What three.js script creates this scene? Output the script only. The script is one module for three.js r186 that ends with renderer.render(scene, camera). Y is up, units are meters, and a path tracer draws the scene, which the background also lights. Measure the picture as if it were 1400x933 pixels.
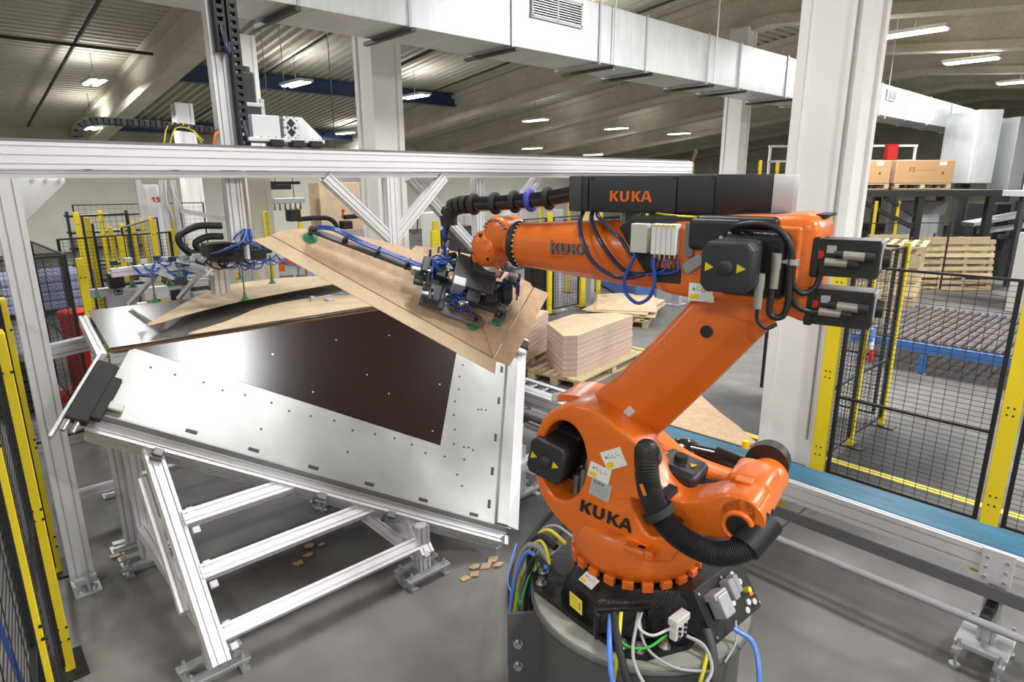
import * as THREE from 'three';
import { RoundedBoxGeometry } from 'three/addons/geometries/RoundedBoxGeometry.js';
import { TextGeometry } from 'three/addons/geometries/TextGeometry.js';
import { FontLoader } from 'three/addons/loaders/FontLoader.js';
import { RectAreaLightUniformsLib } from 'three/addons/lights/RectAreaLightUniformsLib.js';
import { mergeGeometries, toCreasedNormals } from 'three/addons/utils/BufferGeometryUtils.js';

// ---------- camera, exposure, light ----------
const R = Math.PI / 180;
const scene = new THREE.Scene();
scene.background = new THREE.Color(0x0b0b0a);
const camera = new THREE.PerspectiveCamera(57.28, 1400 / 933, 0.05, 120);
camera.position.set(0, 2.8, 0);
camera.rotation.order = 'YXZ';
camera.rotation.set(-14.4 * R, -42.6 * R, -0.27 * R);
const renderer = new THREE.WebGLRenderer({ antialias: true });
renderer.toneMapping = THREE.LinearToneMapping;
renderer.toneMappingExposure = 0.86;
renderer.shadowMap.enabled = true;
RectAreaLightUniformsLib.init();
const LAMP_POWER = 125;      // radiance of the hall's ceiling lamps
// the hall lamps in rows under the roof: x, y, z (the lamp builder below makes the fitting and its light)
const LAMPS_OVER_CELL = [[-4, 6.1, -3.4], [2.65, 6.15, -3.0], [8.8, 6.1, -3.4], [-4, 5.7, 2.6], [2.9, 5.7, 2.6], [9.6, 5.7, 2.6], [2.9, 5.2, 8], [12, 5.2, 8], [-4, 6, -11.5], [1.5, 6, -11.5], [7, 6, -11.5], [13, 6, -11.5], [18.5, 6, -11.5], [24.5, 6, -12], [-4, 5.4, -20], [15.5, 5.6, 2.6], [21.5, 5.6, 3.2]];
const LAMPS_IN_VIEW = [[3.95, 5.4, -20.8], [8.6, 5.55, -18.6], [12.8, 5.55, -18.7], [14.9, 4.95, -27.5], [19.6, 5.25, -19.8], [25.7, 5.25, -20.3], [31.2, 5.25, -20.3], [25.1, 4.5, -25.6],
  [30.5, 4.3, -25.8], [17.2, 6, -5.18], [22.4, 6, -5.2], [28.5, 6, -5.08], [4.6, 4.55, -25.6]];

// ---------- helpers ----------
const V = (x, y, z) => new THREE.Vector3(x, y, z);
const names = {};
function numbered(n) { const k = names[n] = (names[n] ?? -1) + 1; return k ? n + '_' + String(k).padStart(3, '0') : n; }
function rng(seed) { let a = seed >>> 0; return () => { a = (a + 0x6d2b79f5) | 0; let t = Math.imul(a ^ (a >>> 15), 1 | a); t = (t + Math.imul(t ^ (t >>> 7), 61 | t)) ^ t; return ((t ^ (t >>> 14)) >>> 0) / 4294967296; }; }
function boxUV(g) {                                     // uv in metres, each face from its main direction
  const p = g.attributes.position, n = g.attributes.normal, uv = new Float32Array(p.count * 2);
  for (let i = 0; i < p.count; i += 3) {
    let nx = 0, ny = 0, nz = 0;
    for (let k = 0; k < 3; k++) { nx += n.getX(i + k); ny += n.getY(i + k); nz += n.getZ(i + k); }
    nx = Math.abs(nx); ny = Math.abs(ny); nz = Math.abs(nz);
    for (let k = 0; k < 3; k++) {
      const x = p.getX(i + k), y = p.getY(i + k), z = p.getZ(i + k);
      uv[(i + k) * 2] = nx > ny && nx > nz ? z : x; uv[(i + k) * 2 + 1] = ny >= nx && ny >= nz ? z : y;
    }
  }
  g.setAttribute('uv', new THREE.BufferAttribute(uv, 2));
  return g;
}
function prep(g) {
  const keep = g.userData.keepUV;
  if (g.index) g = g.toNonIndexed();
  for (const k of Object.keys(g.attributes)) if (!['position', 'normal', 'uv'].includes(k)) g.deleteAttribute(k);
  if (!g.attributes.normal) g.computeVertexNormals();
  g.clearGroups();
  return keep && g.attributes.uv ? g : boxUV(g);
}
const merge = (gs) => { const a = [].concat(gs).map(prep); return a.length > 1 ? mergeGeometries(a) : a[0]; };
function mesh(name, gs, m, parent, label) {
  const o = new THREE.Mesh(merge(gs), m);
  o.name = parent === scene ? numbered(name) : name; o.castShadow = o.receiveShadow = true;
  if (label) o.userData.label = label;
  parent.add(o);
  return o;
}
function thing(name, label, category, pos = [0, 0, 0], turn = 0, group) {
  const o = new THREE.Group(); o.name = numbered(name); o.position.set(...pos); o.rotation.y = turn;
  o.userData = { label, category }; if (group) o.userData.group = group;
  scene.add(o); return o;
}
function single(name, gs, m, label, category, group) {
  const o = mesh(name, gs, m, scene); o.userData = { label, category }; if (group) o.userData.group = group; return o;
}
const each = (name, gs, m, parent, label) => gs.forEach((g) => mesh(name, g, m, parent, label));
function struct(name, gs, m, parent = scene) {
  const o = mesh(name, gs, m, parent); if (parent === scene) { o.name = name; o.userData.kind = 'structure'; } return o;
}
const bx = (w, h, d, x = 0, y = 0, z = 0) => new THREE.BoxGeometry(w, h, d).translate(x, y, z);
const rb = (w, h, d, x = 0, y = 0, z = 0, r = 0.008, s = 2) => new RoundedBoxGeometry(w, h, d, s, Math.min(r, w / 2.01, h / 2.01, d / 2.01)).translate(x, y, z);
function basis(g, o, X, Y, Z) { if (new THREE.Vector3().crossVectors(X, Y).dot(Z) < 0) X = X.clone().negate(); const m = new THREE.Matrix4().makeBasis(X.clone(), Y.clone(), Z.clone()); m.setPosition(o); return g.applyMatrix4(m); }
function frameOf(dir, up = V(0, 1, 0)) {                // X across, Y up-ish, Z along dir
  const Z = dir.clone().normalize(); let X = new THREE.Vector3().crossVectors(up, Z);
  if (X.lengthSq() < 1e-6) X = new THREE.Vector3().crossVectors(V(1, 0, 0), Z);
  X.normalize(); return [X, new THREE.Vector3().crossVectors(Z, X), Z];
}
function cyl(p, q, r1, r2 = r1, seg = 16, open = false) {
  const d = q.clone().sub(p), [X, Y, Z] = frameOf(d);
  const g = new THREE.CylinderGeometry(r2, r1, d.length(), seg, 1, open).translate(0, d.length() / 2, 0);
  return basis(g, p, X, Z, Y.clone().negate());
}
const tube = (pts, r, seg = 0, rad = 8) => new THREE.TubeGeometry(new THREE.CatmullRomCurve3(pts.map((p) => (p.isVector3 ? p : V(...p))), false, 'centripetal'), seg || pts.length * 6, r, rad);
function stick(p, q, w, h, up) { const d = q.clone().sub(p), [X, Y, Z] = frameOf(d, up); return basis(new THREE.BoxGeometry(w, h, d.length()).translate(0, 0, d.length() / 2), p, X, Y, Z); }
function profileShape(w, h, pitch = 0.06, slot = 0.011, deep = 0.013) {   // slotted aluminium extrusion
  const s = new THREE.Shape(), P = [];
  const side = (len, n, f) => { for (let i = 0; i < n; i++) { const c = -len / 2 + (i + 0.5) * len / n; P.push(f(c - slot / 2, 0), f(c - slot / 2, deep), f(c + slot / 2, deep), f(c + slot / 2, 0)); } };
  const nw = Math.max(1, Math.round(w / pitch)), nh = Math.max(1, Math.round(h / pitch));
  P.push([-w / 2, -h / 2]); side(w, nw, (c, k) => [c, -h / 2 + k]);
  P.push([w / 2, -h / 2]); side(h, nh, (c, k) => [w / 2 - k, c]);
  P.push([w / 2, h / 2]); side(w, nw, (c, k) => [-c, h / 2 - k]);
  P.push([-w / 2, h / 2]); side(h, nh, (c, k) => [-w / 2 + k, -c]);
  P.forEach((p, i) => (i ? s.lineTo(...p) : s.moveTo(...p))); s.closePath(); return s;
}
function bar(p, q, w = 0.09, h = w, up) {
  const d = q.clone().sub(p), [X, Y, Z] = frameOf(d, up);
  return basis(new THREE.ExtrudeGeometry(profileShape(w, h), { depth: d.length(), bevelEnabled: false }), p, X, Y, Z);
}
function shapeOf(pts, smooth, n = 60) {
  if (!smooth) { const s = new THREE.Shape(); pts.forEach((p, i) => (i ? s.lineTo(...p) : s.moveTo(...p))); s.closePath(); return s; }
  const c = new THREE.CatmullRomCurve3(pts.map((p) => V(p[0], p[1], 0)), true, 'centripetal');
  return new THREE.Shape(c.getPoints(n).slice(0, -1).map((p) => new THREE.Vector2(p.x, p.y)));
}
function extr(shape, z0, z1, bevel = 0, crease = 0.7) { // along +z between z0 and z1, the bevel stays inside the outline
  const b = bevel, g = new THREE.ExtrudeGeometry(shape, { depth: z1 - z0 - 2 * b, bevelEnabled: b > 0, bevelThickness: b, bevelSize: b, bevelOffset: -b, bevelSegments: 3, curveSegments: 20 });
  g.translate(0, 0, z0 + b); return bevel ? toCreasedNormals(g, crease) : g;
}
const lathe = (pts, seg = 40) => new THREE.LatheGeometry(pts.map((p) => new THREE.Vector2(...p)), seg);
function loft(secs, cap = true) {                        // secs: arrays of the same number of points
  const n = secs[0].length, pos = [], idx = [];
  secs.forEach((s) => s.forEach((p) => pos.push(p.x, p.y, p.z)));
  for (let i = 0; i < secs.length - 1; i++) for (let k = 0; k < n; k++) { const a = i * n + k, b = i * n + (k + 1) % n; idx.push(a, b, a + n, b, b + n, a + n); }
  if (cap) for (const [i, flip] of [[0, true], [secs.length - 1, false]]) {
    const c = secs[i].reduce((a, p) => a.add(p), V(0, 0, 0)).divideScalar(n), ci = pos.length / 3; pos.push(c.x, c.y, c.z);
    for (let k = 0; k < n; k++) { const a = i * n + k, b = i * n + (k + 1) % n; flip ? idx.push(ci, b, a) : idx.push(ci, a, b); }
  }
  const g = new THREE.BufferGeometry(); g.setAttribute('position', new THREE.Float32BufferAttribute(pos, 3)); g.setIndex(idx); g.computeVertexNormals();
  return toCreasedNormals(g, 0.6);
}
const ball = (r, x, y, z, sx = 1, sy = 1, sz = 1, seg = 20) => new THREE.SphereGeometry(r, seg, seg * 0.7 | 0).scale(sx, sy, sz).translate(x, y, z);
function hexBolt(p, dir, r = 0.018, h = 0.014) { const d = dir.clone().normalize(); return [cyl(p, p.clone().addScaledVector(d, h * 0.35), r * 1.45, r * 1.45, 18), cyl(p.clone().addScaledVector(d, h * 0.35), p.clone().addScaledVector(d, h * 1.5), r, r * 0.95, 6)]; }

// ---------- textures (tileable value noise) ----------
function tileNoise(seed, cells) {
  const r = rng(seed), g = Float32Array.from({ length: cells * cells }, () => r());
  return (u, v) => {
    const x = u * cells, y = v * cells, i = Math.floor(x), j = Math.floor(y), fx = x - i, fy = y - j, sx = fx * fx * (3 - 2 * fx), sy = fy * fy * (3 - 2 * fy);
    const at = (a, b) => g[(((b % cells) + cells) % cells) * cells + (((a % cells) + cells) % cells)];
    return (at(i, j) * (1 - sx) + at(i + 1, j) * sx) * (1 - sy) + (at(i, j + 1) * (1 - sx) + at(i + 1, j + 1) * sx) * sy;
  };
}
function fbm(seed, cells, oct) { const ns = Array.from({ length: oct }, (_, k) => tileNoise(seed + k * 17, cells << k)); return (u, v) => { let s = 0, a = 0.5, t = 0; for (const n of ns) { s += n(u, v) * a; t += a; a *= 0.55; } return s / t; }; }
function tex(size, metres, f, srgb = true) {             // f(u, v) gives [r, g, b] in 0..1 or one value
  const d = new Uint8Array(size * size * 4);
  for (let y = 0; y < size; y++) for (let x = 0; x < size; x++) {
    let c = f((x + 0.5) / size, (y + 0.5) / size); if (!Array.isArray(c)) c = [c, c, c];
    const i = (y * size + x) * 4; for (let k = 0; k < 3; k++) d[i + k] = Math.max(0, Math.min(255, c[k] * 255)); d[i + 3] = 255;
  }
  const t = new THREE.DataTexture(d, size, size); t.wrapS = t.wrapT = THREE.RepeatWrapping; t.magFilter = THREE.LinearFilter; t.minFilter = THREE.LinearMipmapLinearFilter; t.generateMipmaps = true;
  if (srgb) t.colorSpace = THREE.SRGBColorSpace; t.repeat.set(1 / metres, 1 / metres); t.needsUpdate = true; return t;
}
function printTex(w, h, draw) { const c = document.createElement('canvas'); c.width = w; c.height = h; draw(c.getContext('2d'), w, h); const t = new THREE.CanvasTexture(c); t.colorSpace = THREE.SRGBColorSpace; return t; }

// ---------- materials ----------
const std = (o) => new THREE.MeshStandardMaterial(o), phys = (o) => new THREE.MeshPhysicalMaterial(o);
const lin = (r, g, b) => new THREE.Color().setRGB(r, g, b);
const M = {};
{
  const rf = fbm(5, 6, 4), beltN = fbm(122, 8, 2), pedN = fbm(131, 10, 3), phN = tileNoise(91, 60), ccN = tileNoise(142, 90), duN = tileNoise(151, 64);
  const a = fbm(3, 5, 5), b = fbm(11, 40, 3), s = fbm(23, 9, 4), st = fbm(31, 3, 3), cr = tileNoise(47, 90);
  M.floor = std({ roughness: 0.95, metalness: 0, map: tex(1024, 11, (u, v) => {
    let k = 0.435 + 0.22 * (a(u, v) - 0.5) + 0.1 * (b(u, v) - 0.5);
    k += 0.05 * (s(u, v) - 0.5);
    const t = st(u, v); if (t > 0.62) k -= Math.min(0.16, (t - 0.62) * 1.6) * (0.5 + b(u, v)); // old stains
    k += 0.03 * (cr(u, v) - 0.5); return [k, k * 0.985, k * 0.955];
  }), roughnessMap: tex(512, 7, (u, v) => 0.7 + 0.4 * (rf(u, v) - 0.3), false) });
  const cn = fbm(61, 24, 3), cf = tileNoise(62, 128), cs = fbm(63, 4, 3);
  M.card = std({ roughness: 0.85, map: tex(256, 0.9, (u, v) => { const k = 0.93 + 0.12 * (cn(u, v) - 0.5) + 0.06 * (cf(u, v) - 0.5); return [0.81 * k, 0.685 * k, 0.555 * k]; }) });
  M.cardPale = std({ roughness: 0.85, map: tex(256, 0.7, (u, v) => { const k = 0.95 + 0.14 * (cs(u, v) - 0.5) + 0.05 * (cf(u, v) - 0.5); return [0.89 * k, 0.79 * k, 0.65 * k]; }) });
  M.cardEdge = [[0.86, 0.75, 0.68], [0.83, 0.72, 0.645], [0.88, 0.775, 0.71]].map((c, i) => [c, tileNoise(70 + i, 64)]).map(([c, en]) => std({ roughness: 0.95, map: tex(128, 0.3, (u, v) => { const k = 0.93 + 0.14 * (en(u, v * 0.2) - 0.4); return c.map((q) => q * k); }) }));
  M.cardLine = std({ color: lin(0.34, 0.24, 0.16), roughness: 0.95 });
  const br = tileNoise(81, 256), sm = fbm(83, 4, 4);
  M.plate = phys({ color: lin(0.46, 0.46, 0.46), metalness: 0.85, roughness: 0.41, map: tex(256, 1.9, (u, v) => { const k = 0.86 + 0.34 * (sm(v, u) - 0.5); return [k, k, k * 0.985]; }) });
  M.alu = std({ color: lin(0.68, 0.68, 0.69), metalness: 0.45, roughness: 0.4 });
  M.aluBright = std({ color: lin(0.78, 0.77, 0.79), metalness: 0.35, roughness: 0.42 });
  M.phenolic = phys({ color: lin(0.014, 0.005, 0.005), roughness: 0.2, bumpMap: tex(256, 0.12, (u, v) => 0.5 + 0.5 * phN(u, v), false), bumpScale: 0.00012, ior: 1.6 });
  M.phenolicGrey = phys({ color: lin(0.085, 0.078, 0.072), roughness: 0.3, clearcoat: 0.3, clearcoatRoughness: 0.25, map: tex(256, 1.2, (u, v) => { const k = 0.8 + 0.5 * (sm(u, v) - 0.5) + 0.18 * (br(u, v * 0.04) - 0.5); return [k, k, k]; }) });
  M.plyEdge = std({ color: lin(0.23, 0.12, 0.05), roughness: 0.7 });
  const og = fbm(101, 30, 2);
  M.orange = phys({ color: lin(0.78, 0.16, 0.01), roughness: 0.38, clearcoat: 0.4, clearcoatRoughness: 0.22, bumpMap: tex(256, 0.35, (u, v) => og(u, v), false), bumpScale: 0.0012 });
  M.cast = std({ color: lin(0.011, 0.011, 0.012), roughness: 0.36, metalness: 0.1, bumpMap: tex(256, 0.2, (u, v) => og(v, u), false), bumpScale: 0.001 });
  M.black = std({ color: lin(0.014, 0.014, 0.015), roughness: 0.45 });
  M.blackMatt = std({ color: lin(0.022, 0.022, 0.023), roughness: 0.7 });
  M.blackGloss = phys({ color: lin(0.01, 0.01, 0.011), roughness: 0.15, clearcoat: 0.6 });
  M.boxGrey = std({ color: lin(0.032, 0.034, 0.04), roughness: 0.42, metalness: 0.2 });
  M.steel = std({ color: lin(0.55, 0.55, 0.56), metalness: 0.9, roughness: 0.3 });
  M.steelDark = std({ color: lin(0.2, 0.2, 0.21), metalness: 0.7, roughness: 0.42 });
  M.zinc = std({ color: lin(0.5, 0.51, 0.52), metalness: 0.6, roughness: 0.45 });
  M.gunGrey = std({ color: lin(0.07, 0.072, 0.075), metalness: 0.35, roughness: 0.5 });
  M.greyPlastic = std({ color: lin(0.3, 0.3, 0.31), roughness: 0.55 });
  M.lightPlastic = std({ color: lin(0.62, 0.62, 0.6), roughness: 0.5 });
  M.white = std({ color: lin(0.82, 0.82, 0.82), roughness: 0.5 });
  M.yellow = std({ color: lin(0.78, 0.6, 0.015), roughness: 0.5 });
  M.fenceBlack = std({ color: lin(0.012, 0.012, 0.012), roughness: 0.5 });
  M.blueHose = phys({ color: lin(0.013, 0.07, 0.42), roughness: 0.3, clearcoat: 0.4 });
  M.blueLight = phys({ color: lin(0.1, 0.24, 0.75), roughness: 0.35, clearcoat: 0.3 });
  M.navyHose = phys({ color: lin(0.012, 0.02, 0.06), roughness: 0.25, clearcoat: 0.5 });
  M.blueRing = std({ color: lin(0.06, 0.07, 0.5), roughness: 0.45 });
  M.green = std({ color: lin(0.02, 0.24, 0.11), roughness: 0.5 });
  M.greenWire = std({ color: lin(0.04, 0.45, 0.05), roughness: 0.5 });
  M.yellowWire = std({ color: lin(0.75, 0.68, 0.03), roughness: 0.5 });
  M.greyWire = std({ color: lin(0.4, 0.4, 0.4), roughness: 0.5 });
  M.whiteWire = std({ color: lin(0.7, 0.7, 0.68), roughness: 0.5 });
  M.red = std({ color: lin(0.6, 0.012, 0.01), roughness: 0.5 });
  M.orangePlastic = std({ color: lin(0.8, 0.17, 0.01), roughness: 0.5 });
  const bl = tileNoise(121, 128);
  M.belt = std({ roughness: 0.42, map: tex(256, 1.0, (u, v) => { const k = 0.85 + 0.3 * (bl(u, v * 0.03) - 0.5) + 0.16 * (beltN(u, v * 0.2) - 0.5); return [0.16 * k, 0.44 * k, 0.56 * k]; }) });
  M.ped = std({ color: lin(0.1, 0.1, 0.098), roughness: 0.55, metalness: 0.15 });
  M.pedTop = std({ roughness: 0.75, map: tex(256, 0.8, (u, v) => { const k = 0.6 + 0.12 * (pedN(u, v) - 0.5); return [k, k * 1.005, k * 0.95]; }) });
  const wl = fbm(141, 6, 4);
  M.wall = std({ roughness: 0.9, map: tex(256, 5, (u, v) => { const k = 0.88 + 0.08 * (wl(u, v) - 0.5); return [k, k * 0.985, k * 0.92]; }) });
  M.concrete = std({ roughness: 0.9, map: tex(256, 4, (u, v) => { const k = 0.8 + 0.12 * (wl(v, u) - 0.5) + 0.06 * (ccN(u, v) - 0.5); return [k, k * 0.975, k * 0.88]; }) });
  M.columnWhite = std({ roughness: 0.75, map: tex(256, 3, (u, v) => { const k = 0.92 + 0.05 * (wl(u, v) - 0.5); return [k, k * 0.99, k * 0.98]; }) });
  M.deck = std({ roughness: 0.75, metalness: 0.1, map: tex(256, 4, (u, v) => { const k = 0.79 + 0.1 * (wl(u, v) - 0.5); return [k, k * 0.98, k * 0.9]; }) });
  M.duct = std({ metalness: 0.45, roughness: 0.42, map: tex(256, 2.2, (u, v) => { const k = 0.86 + 0.04 * (duN(u, v * 0.06) - 0.5) + 0.08 * (wl(u, v) - 0.5); return [k * 0.985, k, k]; }) });
  M.blueSteel = std({ color: lin(0.03, 0.055, 0.13), roughness: 0.5 });
  M.pipe = std({ color: lin(0.045, 0.042, 0.038), roughness: 0.6 });
  const wd = tileNoise(161, 128);
  M.wood = [0.9, 0.82, 1].map((t, i) => std({ roughness: 0.8, map: tex(128, 0.5, (u, v) => { const k = t * (0.9 + 0.25 * (wd(u + i * 0.3, v * 0.06) - 0.5)); return [0.93 * k, 0.84 * k, 0.66 * k]; }) }));
  M.plug = std({ color: lin(0.42, 0.4, 0.36), metalness: 0.5, roughness: 0.4 });
  M.rollerGrey = std({ color: lin(0.13, 0.11, 0.1), metalness: 0.3, roughness: 0.5 });
  M.blueMachine = std({ color: lin(0.04, 0.13, 0.36), roughness: 0.5 });
  M.lilac = std({ color: lin(0.38, 0.4, 0.62), roughness: 0.7 });
  M.lamp = std({ color: 0xffffff, emissive: 0xfbfcff, emissiveIntensity: 9 });
  M.paintYellow = std({ color: lin(0.6, 0.5, 0.06), roughness: 0.6 });
}
const font = await new FontLoader().loadAsync('fonts/droid/droid_sans_bold.typeface.json');
function letters(t, size, depth) { const g = new TextGeometry(t, { font, size, depth, curveSegments: 3, bevelEnabled: false }); g.computeBoundingBox(); const b = g.boundingBox; return g.translate(-(b.max.x + b.min.x) / 2, -(b.max.y + b.min.y) / 2, 0).scale(1.22, 1, 1); }

// ---------- the hall ----------
const roofY = (z) => 6.5 - (z < -8 ? 0.11 * (-8 - z) : 0.1 * (z + 8));       // underside of the roof beams
const deckY = (z) => roofY(z) + 1.2;
const XW = -8, XE = 46, ZN = -32, ZS = 13;
struct('floor', bx(XE - XW, 0.2, ZS - ZN, (XE + XW) / 2, -0.1, (ZS + ZN) / 2), M.floor);
struct('wall_back', [bx(XE - XW, 3.6, 0.2, (XE + XW) / 2, 1.8, ZN - 0.1)], M.wall);
struct('wall_back_upper', [bx(XE - XW, 2.4, 0.24, (XE + XW) / 2, 4.8, ZN - 0.1)], M.concrete);
struct('wall_west', bx(0.2, 8, ZS - ZN, XW - 0.1, 4, (ZS + ZN) / 2), M.wall);
struct('wall_east', bx(0.2, 8, ZS - ZN, XE + 0.1, 4, (ZS + ZN) / 2), M.concrete);
struct('wall_south', bx(XE - XW, 8, 0.2, (XE + XW) / 2, 4, ZS + 0.1), M.wall);
// painted floor lines
struct('floor_line', bx(0.1, 0.004, 9, 6.42, 0.002, -3.2), M.paintYellow);
struct('floor_line_far', bx(0.1, 0.004, 9, 8.6, 0.002, -9.5), M.paintYellow);
// a slab joint with the sealing strip seen beside the pedestal
struct('floor_joint', [bx(8, 0.003, 0.012, 2.5, 0.0015, -1.9)], M.blackMatt);
// trapezoidal roof deck: strips of sheet with folded ribs, along x in the outer bays and along z in the middle bay
function deckStrip(p0, across, n, along) {              // zig-zag profile over n ribs, swept along a vector
  const pos = [], step = across.clone().divideScalar(n), dn = V(0, -0.14, 0);
  const prof = [];
  for (let i = 0; i < n; i++) { const b = p0.clone().addScaledVector(step, i); prof.push(b.clone(), b.clone().addScaledVector(step, 0.38), b.clone().addScaledVector(step, 0.5).add(dn), b.clone().addScaledVector(step, 0.88).add(dn)); }
  prof.push(p0.clone().add(across));
  for (let i = 0; i < prof.length - 1; i++) { const a = prof[i], b = prof[i + 1], c = a.clone().add(along), d = b.clone().add(along); for (const q of [a, b, c, b, d, c]) pos.push(q.x, q.y, q.z); }
  const g = new THREE.BufferGeometry(); g.setAttribute('position', new THREE.Float32BufferAttribute(pos, 3)); g.computeVertexNormals(); return g;
}
struct('ceiling', [
  deckStrip(V(XW, deckY(-8), -8), V(0, deckY(ZN) - deckY(-8), ZN + 8), 84, V(5.2 - XW, 0, 0)),
  deckStrip(V(5.2, deckY(-8), -8), V(11.1, 0, 0), 38, V(0, deckY(ZN) - deckY(-8), ZN + 8)),
  deckStrip(V(16.3, deckY(-8), -8), V(0, deckY(ZN) - deckY(-8), ZN + 8), 84, V(XE - 16.3, 0, 0)),
  deckStrip(V(XW, deckY(-8), -8), V(0, deckY(ZS) - deckY(-8), ZS + 8), 70, V(XE - XW, 0, 0))], M.deck);
// roof slab above the deck, so that the hall is closed
for (const [z0, z1] of [[-8, ZN], [-8, ZS]]) {
  const [X, Y, Z] = frameOf(V(0, deckY(z1) - deckY(z0), z1 - z0)), L = Math.hypot(z1 - z0, deckY(z1) - deckY(z0)) + 0.3;
  struct(z1 < 0 ? 'roof_back' : 'roof_front', basis(bx(XE - XW + 0.4, 0.2, L, 0, 0.14, L / 2 - 0.05), V((XE + XW) / 2, deckY(z0), z0), X, Y, Z), M.concrete);
}
// precast roof beams with a wider bottom flange, each its own piece
const beamX = [-6.5, -0.6, 5.15, 16.3, 22, 27.7, 33.4, 39.1, 44.4];
beamX.forEach((x, i) => {
  const gs = [];
  for (const [z0, z1] of [[-8, ZN], [-8, ZS]]) for (const [w, y0, y1] of [[0.5, 0, 0.22], [0.26, 0.22, 0.85], [0.55, 0.85, 1.06]]) {
    const q = (z, y) => V(x, roofY(z) + y, z), a = [], s = w / 2;
    for (const z of [z0, z1]) a.push([V(x - s, roofY(z) + y0, z), V(x + s, roofY(z) + y0, z), V(x + s, roofY(z) + y1, z), V(x - s, roofY(z) + y1, z)]);
    gs.push(loft(z1 < z0 ? a.reverse() : a));
  }
  const o = mesh(numbered('roof_beam'), gs, M.concrete, scene); o.name = 'roof_beam_' + (i + 1); o.userData.kind = 'structure';
});
[[-20.9, 0.55], [-29.2, 0.55]].forEach(([z, drop], i) => {
  const y = deckY(z) - 0.16, gs = [bx(11.1, 0.04, 0.3, 10.7, y - 0.02, z), bx(11.1, 0.42, 0.03, 10.7, y - 0.23, z), bx(11.1, 0.04, 0.3, 10.7, y - 0.45, z)];
  struct('steel_roof_beam_' + (i + 1), gs, M.blueSteel);
});
// columns
function column(i, x, z, w, d, h, m = M.columnWhite) {
  const g = [bx(w - 0.06, h, d - 0.06, x, h / 2, z)];
  for (const [sx, sz] of [[-1, -1], [-1, 1], [1, -1], [1, 1]]) g.push(bx(0.085, h, 0.085, x + sx * (w / 2 - 0.0425), h / 2, z + sz * (d / 2 - 0.0425)));
  struct('column_' + i, g, m);
}
column(1, 6.28, -2.46, 0.42, 0.6, 7.1);
column(2, 5.25, -8.6, 0.5, 0.5, 6.5);
column(3, 16.1, -8.75, 0.5, 0.5, 6.5);
column(4, 5.55, -14.5, 0.45, 0.45, 5.8);
column(5, 6.25, -21.5, 0.5, 0.5, 5.1);
column(6, 4.35, -11.4, 0.4, 0.4, 3.0, M.wall);
struct('trim_1', [tube([[6.04, 0.3, -2.26], [6.04, 7, -2.26]], 0.012, 4, 6)], M.greyPlastic);
// sprinkler pipes and conduits under the deck
{
  const run = (a, b, r) => cyl(V(...a), V(...b), r, r, 8);
  const zs = (x, z0, z1, r = 0.045) => run([x, deckY(z0) - 0.35, z0], [x, deckY(z1) - 0.35, z1], r);
  const pipes = [zs(0.75, -8.5, -30.5), zs(3.4, -8.5, -30.5), zs(8.4, -9, -31, 0.035), zs(11.6, -9, -20, 0.05), zs(14.6, -9, -31, 0.035)];
  pipes.forEach((g) => single('sprinkler_pipe', g, M.pipe, '', 'pipe'));
  const L = ['dark sprinkler pipe running under the ribbed roof at the far left', 'dark sprinkler pipe under the ribbed roof just left of the olive roof beam', 'thin dark pipe under the diagonal roof ribs beside the tall gantry mast', 'thicker dark pipe under the diagonal roof ribs right of the paired lamps', 'thin dark pipe under the roof ribs nearest the first long concrete beam'];
  scene.children.filter((o) => o.name.startsWith('sprinkler_pipe')).forEach((o, i) => { o.userData.label = L[i]; });
  single('cross_pipe', run([XW, deckY(-19) - 0.5, -19], [5, deckY(-19) - 0.5, -19], 0.04), M.pipe, 'long horizontal dark pipe crossing under the left roof behind the paired spotlights', 'pipe');
  single('wall_pipe', run([XW, 4.3, ZN + 0.2], [5.6, 4.3, ZN + 0.2], 0.05), M.pipe, 'dark pipe along the concrete top of the back wall', 'pipe');
}
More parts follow.
